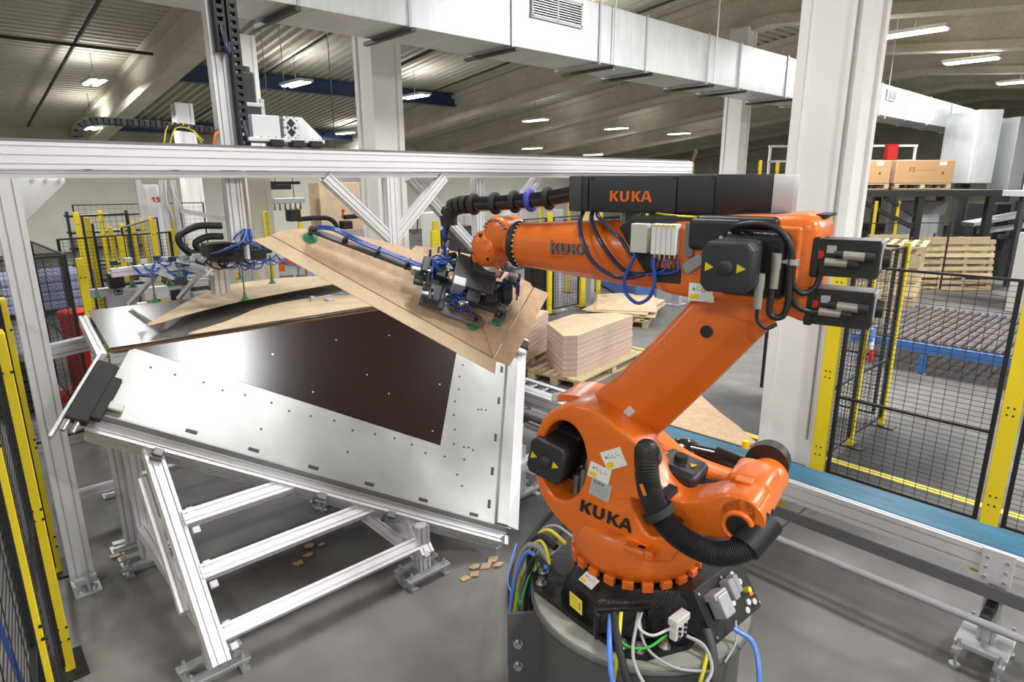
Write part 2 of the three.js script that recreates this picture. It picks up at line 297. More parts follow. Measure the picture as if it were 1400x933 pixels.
// ventilation duct along x: flat-sided sections with flange strips, straps under it and a grille
{
  const y0 = 4.5, h = 0.8, zf = -6.5, dz = 0.86, t = thing('ventilation_duct', 'long rectangular galvanised ventilation duct hanging under the roof across the hall', 'duct', [0, 0, 0]);
  const joints = [-3.0, -1.2, 0.2, 1.55, 3.1, 4.42, 6.0, 7.75, 8.9, 10.75, 11.9, 13.9, 15.6, 17.8, 19.6, 21.8, 24, 26.5, 29, 32];
  for (let i = 0; i < joints.length - 1; i++) { const a = joints[i], b = joints[i + 1]; mesh('duct_section', [rb(b - a - 0.012, h, dz, (a + b) / 2, y0 + h / 2, zf - dz / 2, 0.012, 1)], M.duct, t); }
  joints.forEach((x) => mesh('flange', [bx(0.035, h + 0.04, 0.02, x, y0 + h / 2, zf + 0.012), bx(0.04, 0.03, dz + 0.04, x, y0 - 0.018, zf - dz / 2), bx(0.02, 0.03, 0.03, x, y0 - 0.02, zf + 0.02)], M.zinc, t));
  for (const x of [3.15, 4.5, 6.1, 8.1, 9.1, 11.0, 12.2, 14.2, 18.0]) mesh('strap_rail', [bx(0.06, 0.045, dz + 0.2, x - 0.1, y0 - 0.045, zf - dz / 2)], M.gunGrey, t, 'dark hanger rail under the duct');
  for (const x of [8.05, 10.95, 15.7, 20]) mesh('hanger_rod', [cyl(V(x, y0 - 0.08, zf + 0.05), V(x, deckY(zf) - 0.1, zf + 0.05), 0.012, 0.012, 6)], M.white, t);
  for (const [gx, gw, gh] of [[6.84, 0.98, 0.3], [20.4, 0.7, 0.26], [30.2, 0.8, 0.26]]) {
    const gr = mesh('grille', [bx(gw + 0.06, 0.03, 0.02, gx, y0 + 0.56 + gh / 2, zf + 0.02), bx(gw + 0.06, 0.03, 0.02, gx, y0 + 0.56 - gh / 2, zf + 0.02), bx(0.03, gh, 0.02, gx - gw / 2, y0 + 0.56, zf + 0.02), bx(0.03, gh, 0.02, gx + gw / 2, y0 + 0.56, zf + 0.02), bx(0.03, gh, 0.02, gx, y0 + 0.56, zf + 0.02)], M.lightPlastic, t, 'pale framed air grille with slats');
    mesh('grille_opening', [bx(gw, gh, 0.012, gx, y0 + 0.56, zf + 0.004)], M.blackMatt, gr);
    for (let k = 0; k < 9; k++) mesh('slat', [bx(gw - 0.02, 0.012, 0.02, gx, y0 + 0.56 - gh / 2 + (k + 0.8) * gh / 9.6, zf + 0.016)], M.zinc, gr);
  }
}
// ceiling lamps: twin tubes in a tray on rods, with an area light of the same size under each
function lamp(x, y, z, i, label, power, tubes = 2) {     // the fittings hang with their length along z
  const W = tubes * 0.18 + 0.1, t = thing('ceiling_lamp', label, 'lamp', [x, y, z], Math.PI / 2);
  mesh('housing', [rb(1.35, 0.07, W, 0, 0.05, 0, 0.015)], M.lightPlastic, t);
  for (let k = 0; k < tubes; k++) mesh('tube', [rb(1.25, 0.04, 0.12, 0, 0, (k - (tubes - 1) / 2) * 0.22, 0.018)], M.lamp, t);
  mesh('suspension_rod', [cyl(V(0, 0.08, 0), V(0, deckY(z) - y - 0.1, 0), 0.008, 0.008, 6)], M.pipe, t);
  const L = new THREE.RectAreaLight(0xfdfdff, power * 2 / tubes, 1.3, W); L.position.set(0, -0.04, 0); L.rotation.x = -Math.PI / 2; t.add(L);
  const U = new THREE.RectAreaLight(0xfdfdff, power * 0.12, 1.3, W); U.position.set(0, 0.1, 0); U.rotation.x = Math.PI / 2; t.add(U);   // direct-indirect fitting: a part of the light goes up
}
const overL = ['twin tube lamp under the roof above the left side fence', 'twin tube lamp under the roof right above the inclined plate', 'twin tube lamp under the roof above the pallet stacks', 'twin tube lamp under the front roof left of the cell', 'twin tube lamp under the front roof in line with the robot', 'twin tube lamp under the front roof right of the belt', 'twin tube lamp near the south wall in line with the robot', 'twin tube lamp near the south wall right of the belt', 'twin tube lamp behind the duct at the west wall', 'twin tube lamp behind the duct above the rear table', 'twin tube lamp hidden behind the duct near its grille', 'twin tube lamp hidden behind the duct in the middle bay', 'twin tube lamp hidden behind the duct by the slim column', 'twin tube lamp hidden behind the far end of the duct', 'twin tube lamp far back at the west wall', 'twin tube lamp above the roller conveyor', 'twin tube lamp right of the platform'];
LAMPS_OVER_CELL.forEach((p, i) => lamp(...p, i, overL[i], LAMP_POWER * (i === 2 ? 1.5 : i === 5 ? 2.2 : i > 14 ? 2.6 : i < 3 ? 0.75 : i < 8 ? 1.5 : 1.0), i === 1 ? 4 : 2));
{
  const L = ['paired bright lamp under the ribbed roof at the far left', 'paired bright lamp in front of the blue roof beam left of the wide white column', 'paired bright lamp in front of the blue roof beam right of the wide white column', 'small bright lamp low beside the left edge of the wide white column', 'bright lamp hanging below the second long concrete beam, left of the pale slim column',
    'bright lamp hanging below the third long concrete beam above the aluminium beam', 'bright lamp hanging just left of the slim column behind the duct', 'small bright lamp just above the aluminium beam, under the first concrete roof beam', 'small bright lamp just above the bright end of the aluminium beam', 'largest bright twin tube lamp right of the white foreground pillar', 'middle one of the three twin tube lamps right of the white pillar', 'smallest of the three twin tube lamps right of the white pillar', 'tiny bright lamp low on the left above the cable chain'];
  LAMPS_IN_VIEW.forEach((p, i) => lamp(...p, i, L[i], LAMP_POWER * (i > 8 && i < 12 ? 1.6 : 1)));
}

const RB = V(2.287, 0.84, -1.594), RT = 103.4 * R;      // base point and heading; in the robot's own frame u runs along the arm, Y is height over the floor, d towards the camera side
const r = (u, Y, d) => V(u, Y - 0.84, -d);
const rs = (pts) => pts.map(([u, Y]) => [u, Y - 0.84]);

// ---------- conveyor along z ----------
{
  const t = thing('belt_conveyor', 'long blue belt conveyor on aluminium profiles running past the robot', 'conveyor', [4.3, 0, -3]);
  const z0 = -9.0, z1 = 2.2, L = (a) => a - 4.3, Zc = (a) => a + 3;
  mesh('belt', [rb(0.265, 0.012, z1 + 3.0, L(4.192), 0.804, Zc((z1 - 3.0) / 2), 0.005)], M.belt, t);
  mesh('transfer_bed', [bx(0.08, 0.02, -3.02 - z0, L(4.1), 0.8, Zc((z0 - 3.02) / 2)), bx(0.06, 0.02, -3.02 - z0, L(4.29), 0.8, Zc((z0 - 3.02) / 2))], M.zinc, t, 'grey bed rails beyond the belt');
  for (let z = z0 + 0.1; z < -3.05; z += 0.16) mesh('roller', [cyl(V(L(4.1), 0.785, Zc(z)), V(L(4.3), 0.785, Zc(z)), 0.02, 0.02, 10)], M.steelDark, t);
  mesh('belt_bed', [bx(0.22, 0.03, z1 - z0 - 0.1, L(4.192), 0.745, Zc((z0 + z1) / 2))], M.steelDark, t);
  const P = (x, y, za = z0, zb = z1) => [V(L(x), y, Zc(za)), V(L(x), y, Zc(zb))];
  mesh('side_profile', [bar(...P(4.055, 0.735), 0.09, 0.14)], M.alu, t);
  mesh('side_profile', [bar(...P(4.29, 0.712), 0.07, 0.12)], M.alu, t);
  mesh('cable_duct', [bx(0.05, 0.05, z1 - z0, L(3.98), 0.58, Zc((z0 + z1) / 2)), bx(0.006, 0.075, z1 - z0, L(3.952), 0.59, Zc((z0 + z1) / 2))], M.steelDark, t);
  mesh('pipe_rail', [cyl(V(L(3.93), 0.405, Zc(-3.3)), V(L(3.93), 0.405, Zc(1.6)), 0.024, 0.024, 16)], M.greyPlastic, t, 'grey pipe along the conveyor legs');
  mesh('lower_rail', [bar(...P(4.37, 0.36), 0.045, 0.045)], M.alu, t);
  for (const z of [-7.4, -5.0, -2.32, -0.42, 1.4]) {
    const s = mesh('leg', [bar(V(L(4.2), 0.1, Zc(z)), V(L(4.2), 0.68, Zc(z)), 0.09, 0.09), bar(V(L(4.06), 0.64, Zc(z)), V(L(4.38), 0.64, Zc(z)), 0.05, 0.09)], M.alu, t);
    mesh('joint_plate', [rb(0.012, 0.2, 0.15, L(4.004), 0.72, Zc(z), 0.004, 1)], M.alu, s);
    for (const a of [-0.045, 0.045]) for (const b of [0.65, 0.71, 0.77]) mesh('bolt', [cyl(V(L(3.998), b, Zc(z + a)), V(L(3.99), b, Zc(z + a)), 0.009, 0.009, 8)], M.steel, s);
    mesh('foot', [rb(0.42, 0.03, 0.05, L(4.2), 0.12, Zc(z - 0.1), 0.005), rb(0.42, 0.03, 0.05, L(4.2), 0.12, Zc(z + 0.1), 0.005), rb(0.32, 0.03, 0.26, L(4.2), 0.145, Zc(z), 0.005), ...[-0.17, 0.17].flatMap((a) => [-0.1, 0.1].flatMap((b) => [cyl(V(L(4.2 + a), 0.0, Zc(z + b)), V(L(4.2 + a), 0.19, Zc(z + b)), 0.009, 0.009, 8), cyl(V(L(4.2 + a), 0, Zc(z + b)), V(L(4.2 + a), 0.015, Zc(z + b)), 0.03, 0.03, 14)]))], M.zinc, s);
    mesh('pipe_clamp', [rb(0.24, 0.06, 0.05, L(4.07), 0.405, Zc(z), 0.006)], M.blackMatt, s);
  }
  mesh('drive_roller', [cyl(V(L(4.1), 0.55, Zc(-2.05)), V(L(4.1), 0.55, Zc(-1.75)), 0.035, 0.035, 20)], M.white, t, 'white motor roller');
  mesh('roller_cap', [cyl(V(L(4.1), 0.55, Zc(-1.75)), V(L(4.1), 0.55, Zc(-1.64)), 0.037, 0.037, 20)], M.yellow, t, 'yellow roller cap');
  mesh('yellow_bracket', [rb(0.06, 0.09, 0.05, L(4.1), 0.66, Zc(-0.52), 0.006)], M.yellow, t, 'yellow bracket at the near leg');
  mesh('sensor', [rb(0.03, 0.045, 0.03, L(4.42), 0.84, Zc(-1.98), 0.006), cyl(V(L(4.42), 0.84, Zc(-1.96)), V(L(4.46), 0.87, Zc(-1.88)), 0.008, 0.008, 8)], M.yellow, t);
  // gear with chain guard at the far end, behind the table strip
  mesh('drive_unit', [rb(0.12, 0.16, 0.3, L(3.92), 0.62, Zc(-4.2), 0.02), cyl(V(L(3.86), 0.66, Zc(-4.0)), V(L(3.86), 0.66, Zc(-3.7)), 0.05, 0.05, 18), rb(0.05, 0.12, 0.1, L(3.92), 0.7, Zc(-3.6), 0.01)], M.steelDark, t);
  mesh('drive_cover', [rb(0.06, 0.17, 0.08, L(3.86), 0.62, Zc(-4.42), 0.01), rb(0.05, 0.05, 0.32, L(3.86), 0.55, Zc(-3.85), 0.01)], M.zinc, t);
}
const flat = (pts, th, smooth) => extr(shapeOf(pts, smooth, 50), 0, th, 0);
{ // the flat board on the belt, in front of the white pillar
  const pts = [[4.26, -2.95], [4.31, -2.06], [4.45, -2.04], [4.66, -2.3], [4.85, -2.58], [5.1, -2.9], [5.32, -3.05], [5.4, -3.5], [4.6, -3.5]];
  single('cardboard_sheet', [flat(pts.map(([x, z]) => [x, -z]), 0.006).rotateX(-Math.PI / 2).translate(0, 0.813, 0)], M.card, 'brown cardboard blank with a curved edge lying over the blue belt by the white pillar', 'cardboard');
}

// ---------- folding table: inclined plate on an aluminium frame ----------
const plateO = V(0.86, 1.75, -4.56), plateX = V(0.8085, -0.4278, 0.404).normalize();
const plateN = V(0, 0.695, 0.719).addScaledVector(plateX, -V(0, 0.695, 0.719).dot(plateX)).normalize(), plateY = new THREE.Vector3().crossVectors(plateN, plateX);
const onPlate = (a, b, h = 0) => plateO.clone().addScaledVector(plateX, a).addScaledVector(plateY, b).addScaledVector(plateN, h);
const toPlate = (g) => basis(g, plateO, plateX, plateY, plateN);
{
  const t = thing('folding_table', 'inclined folding table with a bright aluminium plate and a dark brown inlaid panel', 'table', [1.5, 0, -4.2]);
  const o = V(-1.5, 0, 4.2), W = (g) => g.translate(o.x, o.y, o.z);
  const dark = [[0.0, 0.0], [2.18, 0.0], [2.22, 1.29], [1.74, 1.27]];
  const hull = [[-0.03, -0.03], [-0.02, -0.5], [2.7, -0.5], [2.74, 1.24], [2.22, 1.29], [2.18, 0], [0, 0]];
  const plate = mesh('base_plate', [W(toPlate(flat(hull, 0.02).translate(0, 0, -0.02)))], M.plate, t, 'bright brushed aluminium plate');
  mesh('inlay_panel', [W(toPlate(flat(dark, 0.024).translate(0, 0, -0.022)))], M.phenolic, t, 'dark brown glossy panel');
  mesh('end_strip', [W(toPlate(rb(0.1, 1.74, 0.03, 2.755, 0.37, 0.008, 0.006)))], M.plate, t);
  mesh('end_strip', [W(toPlate(basis(rb(0.11, 1.74, 0.02, 0, 0, 0, 0.006), V(2.855, 0.37, -0.005), V(0.97, 0, -0.24), V(0, 1, 0), V(0.24, 0, 0.97))))], M.alu, t);
  for (const [x, y] of [[0.51, -0.455], [0.9, -0.46], [1.3, -0.465], [1.7, -0.47], [2.11, -0.475], [2.52, -0.478]]) { const s = mesh('slot', [W(toPlate(rb(0.07, 0.024, 0.006, x, y, 0.001, 0.011)))], M.black, plate); }
  for (const [x, y] of [[2.66, 0.94], [2.655, 0.6], [2.65, 0.23], [2.645, -0.08], [2.64, -0.36]]) mesh('slot', [W(toPlate(rb(0.024, 0.07, 0.006, x, y, 0.001, 0.011)))], M.black, plate);
  const rg = rng(9), holes = [];
  for (let k = 0; k < 16; k++) holes.push([0.12 + k * 0.15 + rg() * 0.05, -0.05 - rg() * 0.06]);
  for (let k = 0; k < 9; k++) holes.push([2.25 + rg() * 0.05, 0.05 + k * 0.13]);
  for (const c of [[2.38, 0.05], [2.42, 0.06], [2.46, 0.05], [2.5, 0.45], [2.54, 0.46], [2.47, 0.44], [2.35, -0.2], [0.9, -0.3], [1.5, -0.28], [2.4, -0.28]]) holes.push(c);
  for (const [x, y] of holes) mesh('bolt_hole', [W(toPlate(new THREE.CylinderGeometry(0.008, 0.008, 0.004, 8).rotateX(Math.PI / 2).translate(x, y, 0.001)))], M.black, plate);
  for (const [x, y] of [[0.35, 0.12], [0.8, 0.3], [1.2, 0.62], [1.15, 0.1], [1.6, 0.85], [1.7, 0.3], [2.1, 0.1], [2.1, 0.55], [1.5, 0.4]]) mesh('screw', [W(toPlate(new THREE.CylinderGeometry(0.007, 0.007, 0.004, 8).rotateX(Math.PI / 2).translate(x, y, 0.003)))], M.steel, t);
  mesh('edge_lip', [W(toPlate(rb(2.86, 0.012, 0.1, 1.41, -0.505, -0.05, 0.004)))], M.plate, t);
  mesh('edge_profile', [W(bar(onPlate(-0.04, -0.55, -0.12), onPlate(2.84, -0.55, -0.12), 0.09, 0.09, plateN)), W(bar(onPlate(-0.04, -0.56, -0.2), onPlate(2.84, -0.56, -0.2), 0.07, 0.05, plateN))], M.alu, t);
  for (const x of [0.38, 1.42, 1.92]) mesh('hinge_bracket', [W(toPlate(rb(0.035, 0.03, 0.12, x - 0.02, -0.61, -0.14, 0.006))), W(toPlate(rb(0.06, 0.05, 0.05, x, -0.61, -0.09, 0.008))), W(cyl(onPlate(x - 0.035, -0.64, -0.1), onPlate(x + 0.035, -0.64, -0.1), 0.016, 0.016, 12))], M.steelDark, t);
  // bumper with connectors at the left end and at the top of the strip
  const bump = mesh('side_bumper', [W(toPlate(rb(0.12, 0.42, 0.07, -0.085, -0.4, 0.03, 0.012))), W(toPlate(rb(0.06, 0.3, 0.05, -0.0, -0.42, 0.035, 0.01)))], M.blackMatt, t, 'black bumper at the left end');
  mesh('backing_strip', [W(toPlate(rb(0.02, 0.62, 0.05, -0.16, -0.42, 0.0, 0.005)))], M.alu, bump);
  for (const x of [-0.12, -0.07]) mesh('connector', [W(cyl(onPlate(x, -0.6, 0.03), onPlate(x, -0.68, 0.03), 0.018, 0.015, 12))], M.steel, bump);
  mesh('white_bracket', [W(toPlate(rb(0.1, 0.05, 0.03, 0.06, -0.45, 0.03, 0.01)))], M.lightPlastic, bump);
  mesh('corner_bumper', [W(toPlate(rb(0.17, 0.1, 0.06, 2.8, 1.27, 0.05, 0.015)))], M.blackMatt, t, 'black bumper at the upper corner');
  mesh('corner_cap', [W(toPlate(rb(0.15, 0.06, 0.05, 2.8, 1.19, 0.045, 0.02))), W(toPlate(rb(0.17, 0.03, 0.02, 2.8, 1.33, 0.06, 0.006)))], M.lightPlastic, t, 'white cap below the bumper');
  mesh('floor_contact', [W(cyl(onPlate(2.83, -0.62, -0.06), onPlate(2.83, -0.55, -0.06), 0.03, 0.025, 12))], M.steel, t);
  // frame
  const B = (name, p, q, w, h, up) => mesh(name, [W(bar(V(...p), V(...q), w, h, up))], M.aluBright, t);
  const inc = V(0, 0.72, 0.69);
  B('inclined_rail', [0.79, 0.16, -3.3], [0.79, 1.45, -4.5], 0.1, 0.1, inc);
  B('inclined_rail', [2.22, 0.2, -3.34], [2.22, 0.62, -3.73], 0.1, 0.1, inc);
  B('inclined_rail', [0.71, 0.36, -3.62], [0.71, 1.0, -4.2], 0.045, 0.07, inc);
  B('cross_rail', [0.83, 0.27, -3.4], [2.2, 0.27, -3.4], 0.09, 0.09, inc);
  B('cross_rail', [0.83, 0.55, -3.64], [2.2, 0.55, -3.64], 0.09, 0.09, inc);
  B('cross_rail', [0.83, 0.81, -3.86], [1.78, 0.81, -3.86], 0.09, 0.09, inc);
  B('cross_rail', [0.79, 0.28, -4.93], [3.3, 0.28, -4.93], 0.09, 0.09);
  B('cross_rail', [0.44, 0.3, -5.9], [2.3, 0.3, -5.9], 0.06, 0.06);
  B('cross_rail', [0.79, 1.5, -4.68], [3.3, 1.5, -4.68], 0.09, 0.09);
  B('side_rail', [2.22, 0.3, -4.9], [2.22, 0.3, -3.5], 0.08, 0.08);
  B('side_rail', [0.79, 0.3, -4.9], [0.79, 0.3, -3.6], 0.08, 0.08);
  B('brace', [2.26, 0.1, -3.42], [1.72, 0.75, -4.2], 0.06, 0.06);
  B('brace', [3.3, 0.4, -4.4], [3.9, 0.1, -3.9], 0.07, 0.07);
  B('side_rail', [2.5, 0.35, -3.5], [3.75, 0.35, -3.75], 0.08, 0.08);
  for (const [x, y, z] of [[0.83, 0.25, -3.36], [0.83, 0.53, -3.6], [0.83, 0.79, -3.82], [2.16, 0.25, -3.36]]) for (const s of [-1, 1]) mesh('corner_bracket', [W(basis(rb(0.045, 0.045, 0.03, 0.025, s * 0.065, 0, 0.006, 1), V(x + 0.02, y + 0.02, z), V(1, 0, 0), V(0, 0.69, -0.72), V(0, 0.72, 0.69)))], M.zinc, t);
  for (const [x, z, h] of [[0.79, -3.45, 0.3], [2.22, -3.39, 0.42], [0.79, -4.93, 1.52], [2.26, -4.85, 1.52], [3.3, -4.7, 1.52], [3.55, -3.78, 0.5]]) {
    const l = mesh('leg', [W(bar(V(x, 0.07, z), V(x, h, z), 0.09, 0.09))], M.alu, t);
    mesh('foot', [W(rb(0.36, 0.016, 0.1, x, 0.008, z, 0.003, 1)), W(rb(0.36, 0.022, 0.06, x, 0.07, z + 0.075, 0.004, 1)), W(rb(0.36, 0.022, 0.06, x, 0.07, z - 0.075, 0.004, 1)), W(bx(0.05, 0.02, 0.24, x - 0.14, 0.012, z)), W(bx(0.05, 0.02, 0.24, x + 0.14, 0.012, z)), ...[-0.14, 0.14].flatMap((a) => [-0.075, 0.075].flatMap((b) => [W(cyl(V(x + a, 0.01, z + b), V(x + a, 0.12, z + b), 0.01, 0.01, 8)), W(cyl(V(x + a, 0.08, z + b), V(x + a, 0.095, z + b), 0.019, 0.019, 6))]))], M.zinc, l, 'levelling foot with bolts');
  }
}
{ // the second, level half of the tool behind the ridge
  const t = thing('rear_tool_table', 'level dark grey tool table with a brown plywood edge behind the inclined plate', 'table', [2, 0, -5.6]);
  const W = (g) => g.translate(-2, 0, 5.6);
  const top = mesh('table_top', [W(flat([[0.76, 4.84], [1.74, 4.82], [3.3, 4.82], [3.3, 6.3], [2.2, 6.45], [0.9, 6.45]], 0.012).rotateX(-Math.PI / 2).translate(0, 1.706, 0))], M.phenolicGrey, t, 'dark grey glossy board');
  mesh('plywood_edge', [W(flat([[0.765, 4.845], [1.74, 4.825], [3.295, 4.825], [3.295, 6.295], [2.2, 6.445], [0.905, 6.445]], 0.02).rotateX(-Math.PI / 2).translate(0, 1.686, 0))], M.plyEdge, top, 'brown plywood edge');
  for (const [x, z, a] of [[1.95, -5.35, 0.75], [2.75, -5.75, 0.75]]) mesh('groove', [W(bx(0.34, 0.004, 0.035).rotateY(-a).translate(x, 1.719, z))], M.black, top);
  mesh('edge_frame', [W(bar(V(0.72, 1.62, -4.9), V(0.86, 1.62, -6.5), 0.06, 0.1)), W(bar(V(0.76, 1.62, -4.88), V(3.3, 1.62, -4.88), 0.06, 0.1)), W(bar(V(0.9, 1.62, -6.42), V(3.2, 1.62, -6.42), 0.06, 0.1))], M.alu, t);
  for (const [x, z] of [[0.76, -5.3], [0.9, -6.36], [3.2, -6.2]]) { const l = mesh('leg', [W(bar(V(x, 0.05, z), V(x, 1.58, z), 0.09, 0.09))], M.alu, t); mesh('foot', [W(rb(0.3, 0.02, 0.12, x, 0.01, z, 0.004, 1)), W(rb(0.26, 0.02, 0.06, x, 0.06, z, 0.004, 1)), W(cyl(V(x + 0.1, 0.01, z), V(x + 0.1, 0.12, z), 0.01, 0.01, 8))], M.zinc, l); }
  each('side_rail', [W(bar(V(0.4, 1.4, -6.4), V(0.9, 1.45, -6.4), 0.09, 0.12)), W(bar(V(0.42, 0.75, -6.3), V(0.9, 0.8, -6.3), 0.07, 0.09)), W(bar(V(0.77, 1.5, -5.12), V(0.79, 0.5, -5.08), 0.06, 0.06))], M.alu, t);
  each('clamp', [W(rb(0.07, 0.03, 0.09, 2.62, 1.735, -5.35, 0.008)), W(rb(0.04, 0.06, 0.04, 2.5, 1.745, -5.45, 0.008))], M.zinc, t);
}
// cardboard blanks lying on the rear table
const curl = (g, f) => { const p = g.attributes.position; for (let i = 0; i < p.count; i++) p.setY(i, p.getY(i) + f(p.getX(i), p.getZ(i))); g.computeVertexNormals(); return g; };
single('cardboard_sheet', [flat([[1.06, 5.12], [1.35, 5.6], [1.7, 6.12], [2.15, 6.62], [2.6, 6.72], [3.05, 6.6], [3.35, 6.45], [3.2, 6.05], [2.5, 5.82], [1.9, 5.62], [1.45, 5.38]].map(([x, z]) => [x, z]), 0.006, true).rotateX(-Math.PI / 2).translate(0, 1.775, 0)], M.cardPale, 'pale cardboard blank with a long arched edge lifted by the gantry suction cups', 'cardboard');
single('cardboard_sheet', [flat([[1.26, 4.86], [1.6, 5.1], [2.1, 5.52], [2.55, 5.6], [2.95, 5.5], [3.1, 5.25], [3.0, 4.9], [2.6, 4.87], [1.9, 4.86]], 0.006, true).rotateX(-Math.PI / 2).translate(0, 1.722, 0)], M.cardPale, 'smaller pale cardboard blank lying on the dark board just behind the ridge', 'cardboard');

// ---------- aluminium gantry with a vertical axis ----------
{
  const t = thing('gantry', 'aluminium gantry with a long beam at eye height, corner post and diagonal struts', 'gantry', [0.4, 0, -4.97]);
  const W = (g) => g.translate(-0.4, 0, 4.97);
  mesh('beam', [W(bar(V(-0.6, 2.965, -5.0), V(8.0, 2.965, -5.0), 0.09, 0.16))], M.aluBright, t, 'long slotted aluminium beam');
  mesh('guide_rail', [W(bx(8.4, 0.02, 0.03, 3.75, 3.055, -4.985)), W(bx(8.4, 0.012, 0.08, 3.75, 3.048, -5.0))], M.steelDark, t);
  mesh('under_beam', [W(bar(V(-0.2, 2.855, -5.03), V(7.9, 2.855, -5.03), 0.06, 0.05))], M.alu, t);
  const leg = mesh('corner_post', [W(bar(V(0.38, 0.08, -4.97), V(0.38, 2.83, -4.97), 0.1, 0.14))], M.alu, t);
  mesh('foot', [W(rb(0.16, 0.016, 0.26, 0.39, 0.008, -4.93, 0.003, 1)), W(rb(0.13, 0.05, 0.05, 0.39, 0.09, -4.87, 0.006)), W(cyl(V(0.4, 0, -4.85), V(0.4, 0.14, -4.85), 0.012, 0.012, 10)), W(cyl(V(0.36, 0.016, -4.84), V(0.36, 0.035, -4.84), 0.022, 0.022, 6)), W(cyl(V(0.43, 0.016, -4.86), V(0.43, 0.035, -4.86), 0.022, 0.022, 6))], M.zinc, leg);
  mesh('gusset', [W(extr(shapeOf([[0, 0], [0.26, 0], [0.26, -0.03], [0.03, -0.26], [0, -0.26]]), 0, 0.08, 0.006).translate(0.43, 2.83, -5.01))], M.alu, t, 'triangular cast corner bracket');
  for (const x of [0.52, 0.59, 0.66]) mesh('bolt', [W(cyl(V(x, 2.815, -4.93), V(x, 2.815, -4.915), 0.012, 0.012, 8))], M.steel, t);
  for (const [x, xl, xr] of [[3.12, 2.5, 3.72], [4.3, 3.46, 5.2]]) {
    const lo = x > 4 ? 2.08 : 2.3, z = x > 4 ? -5.2 : -5.02;
    mesh('post', [W(bar(V(x, x > 4 ? 1.95 : 1.76, z), V(x, 2.83, z), 0.1, 0.1))], M.aluBright, t);
    mesh('diagonal_strut', [W(bar(V(xl, 2.84, z), V(x - 0.03, lo, z), 0.09, 0.09, V(0, 0, 1)))], M.aluBright, t);
    mesh('diagonal_strut', [W(bar(V(xr, 2.84, z), V(x + 0.03, lo, z), 0.09, 0.09, V(0, 0, 1)))], M.aluBright, t);
  }
  mesh('end_bracket', [W(rb(0.05, 0.16, 0.08, 8.03, 2.95, -5.0, 0.01)), W(cyl(V(8.06, 3.05, -5), V(8.06, 3.2, -4.95), 0.02, 0.02, 10))], M.plyEdge, t, 'reddish brown bracket at the far end');
}
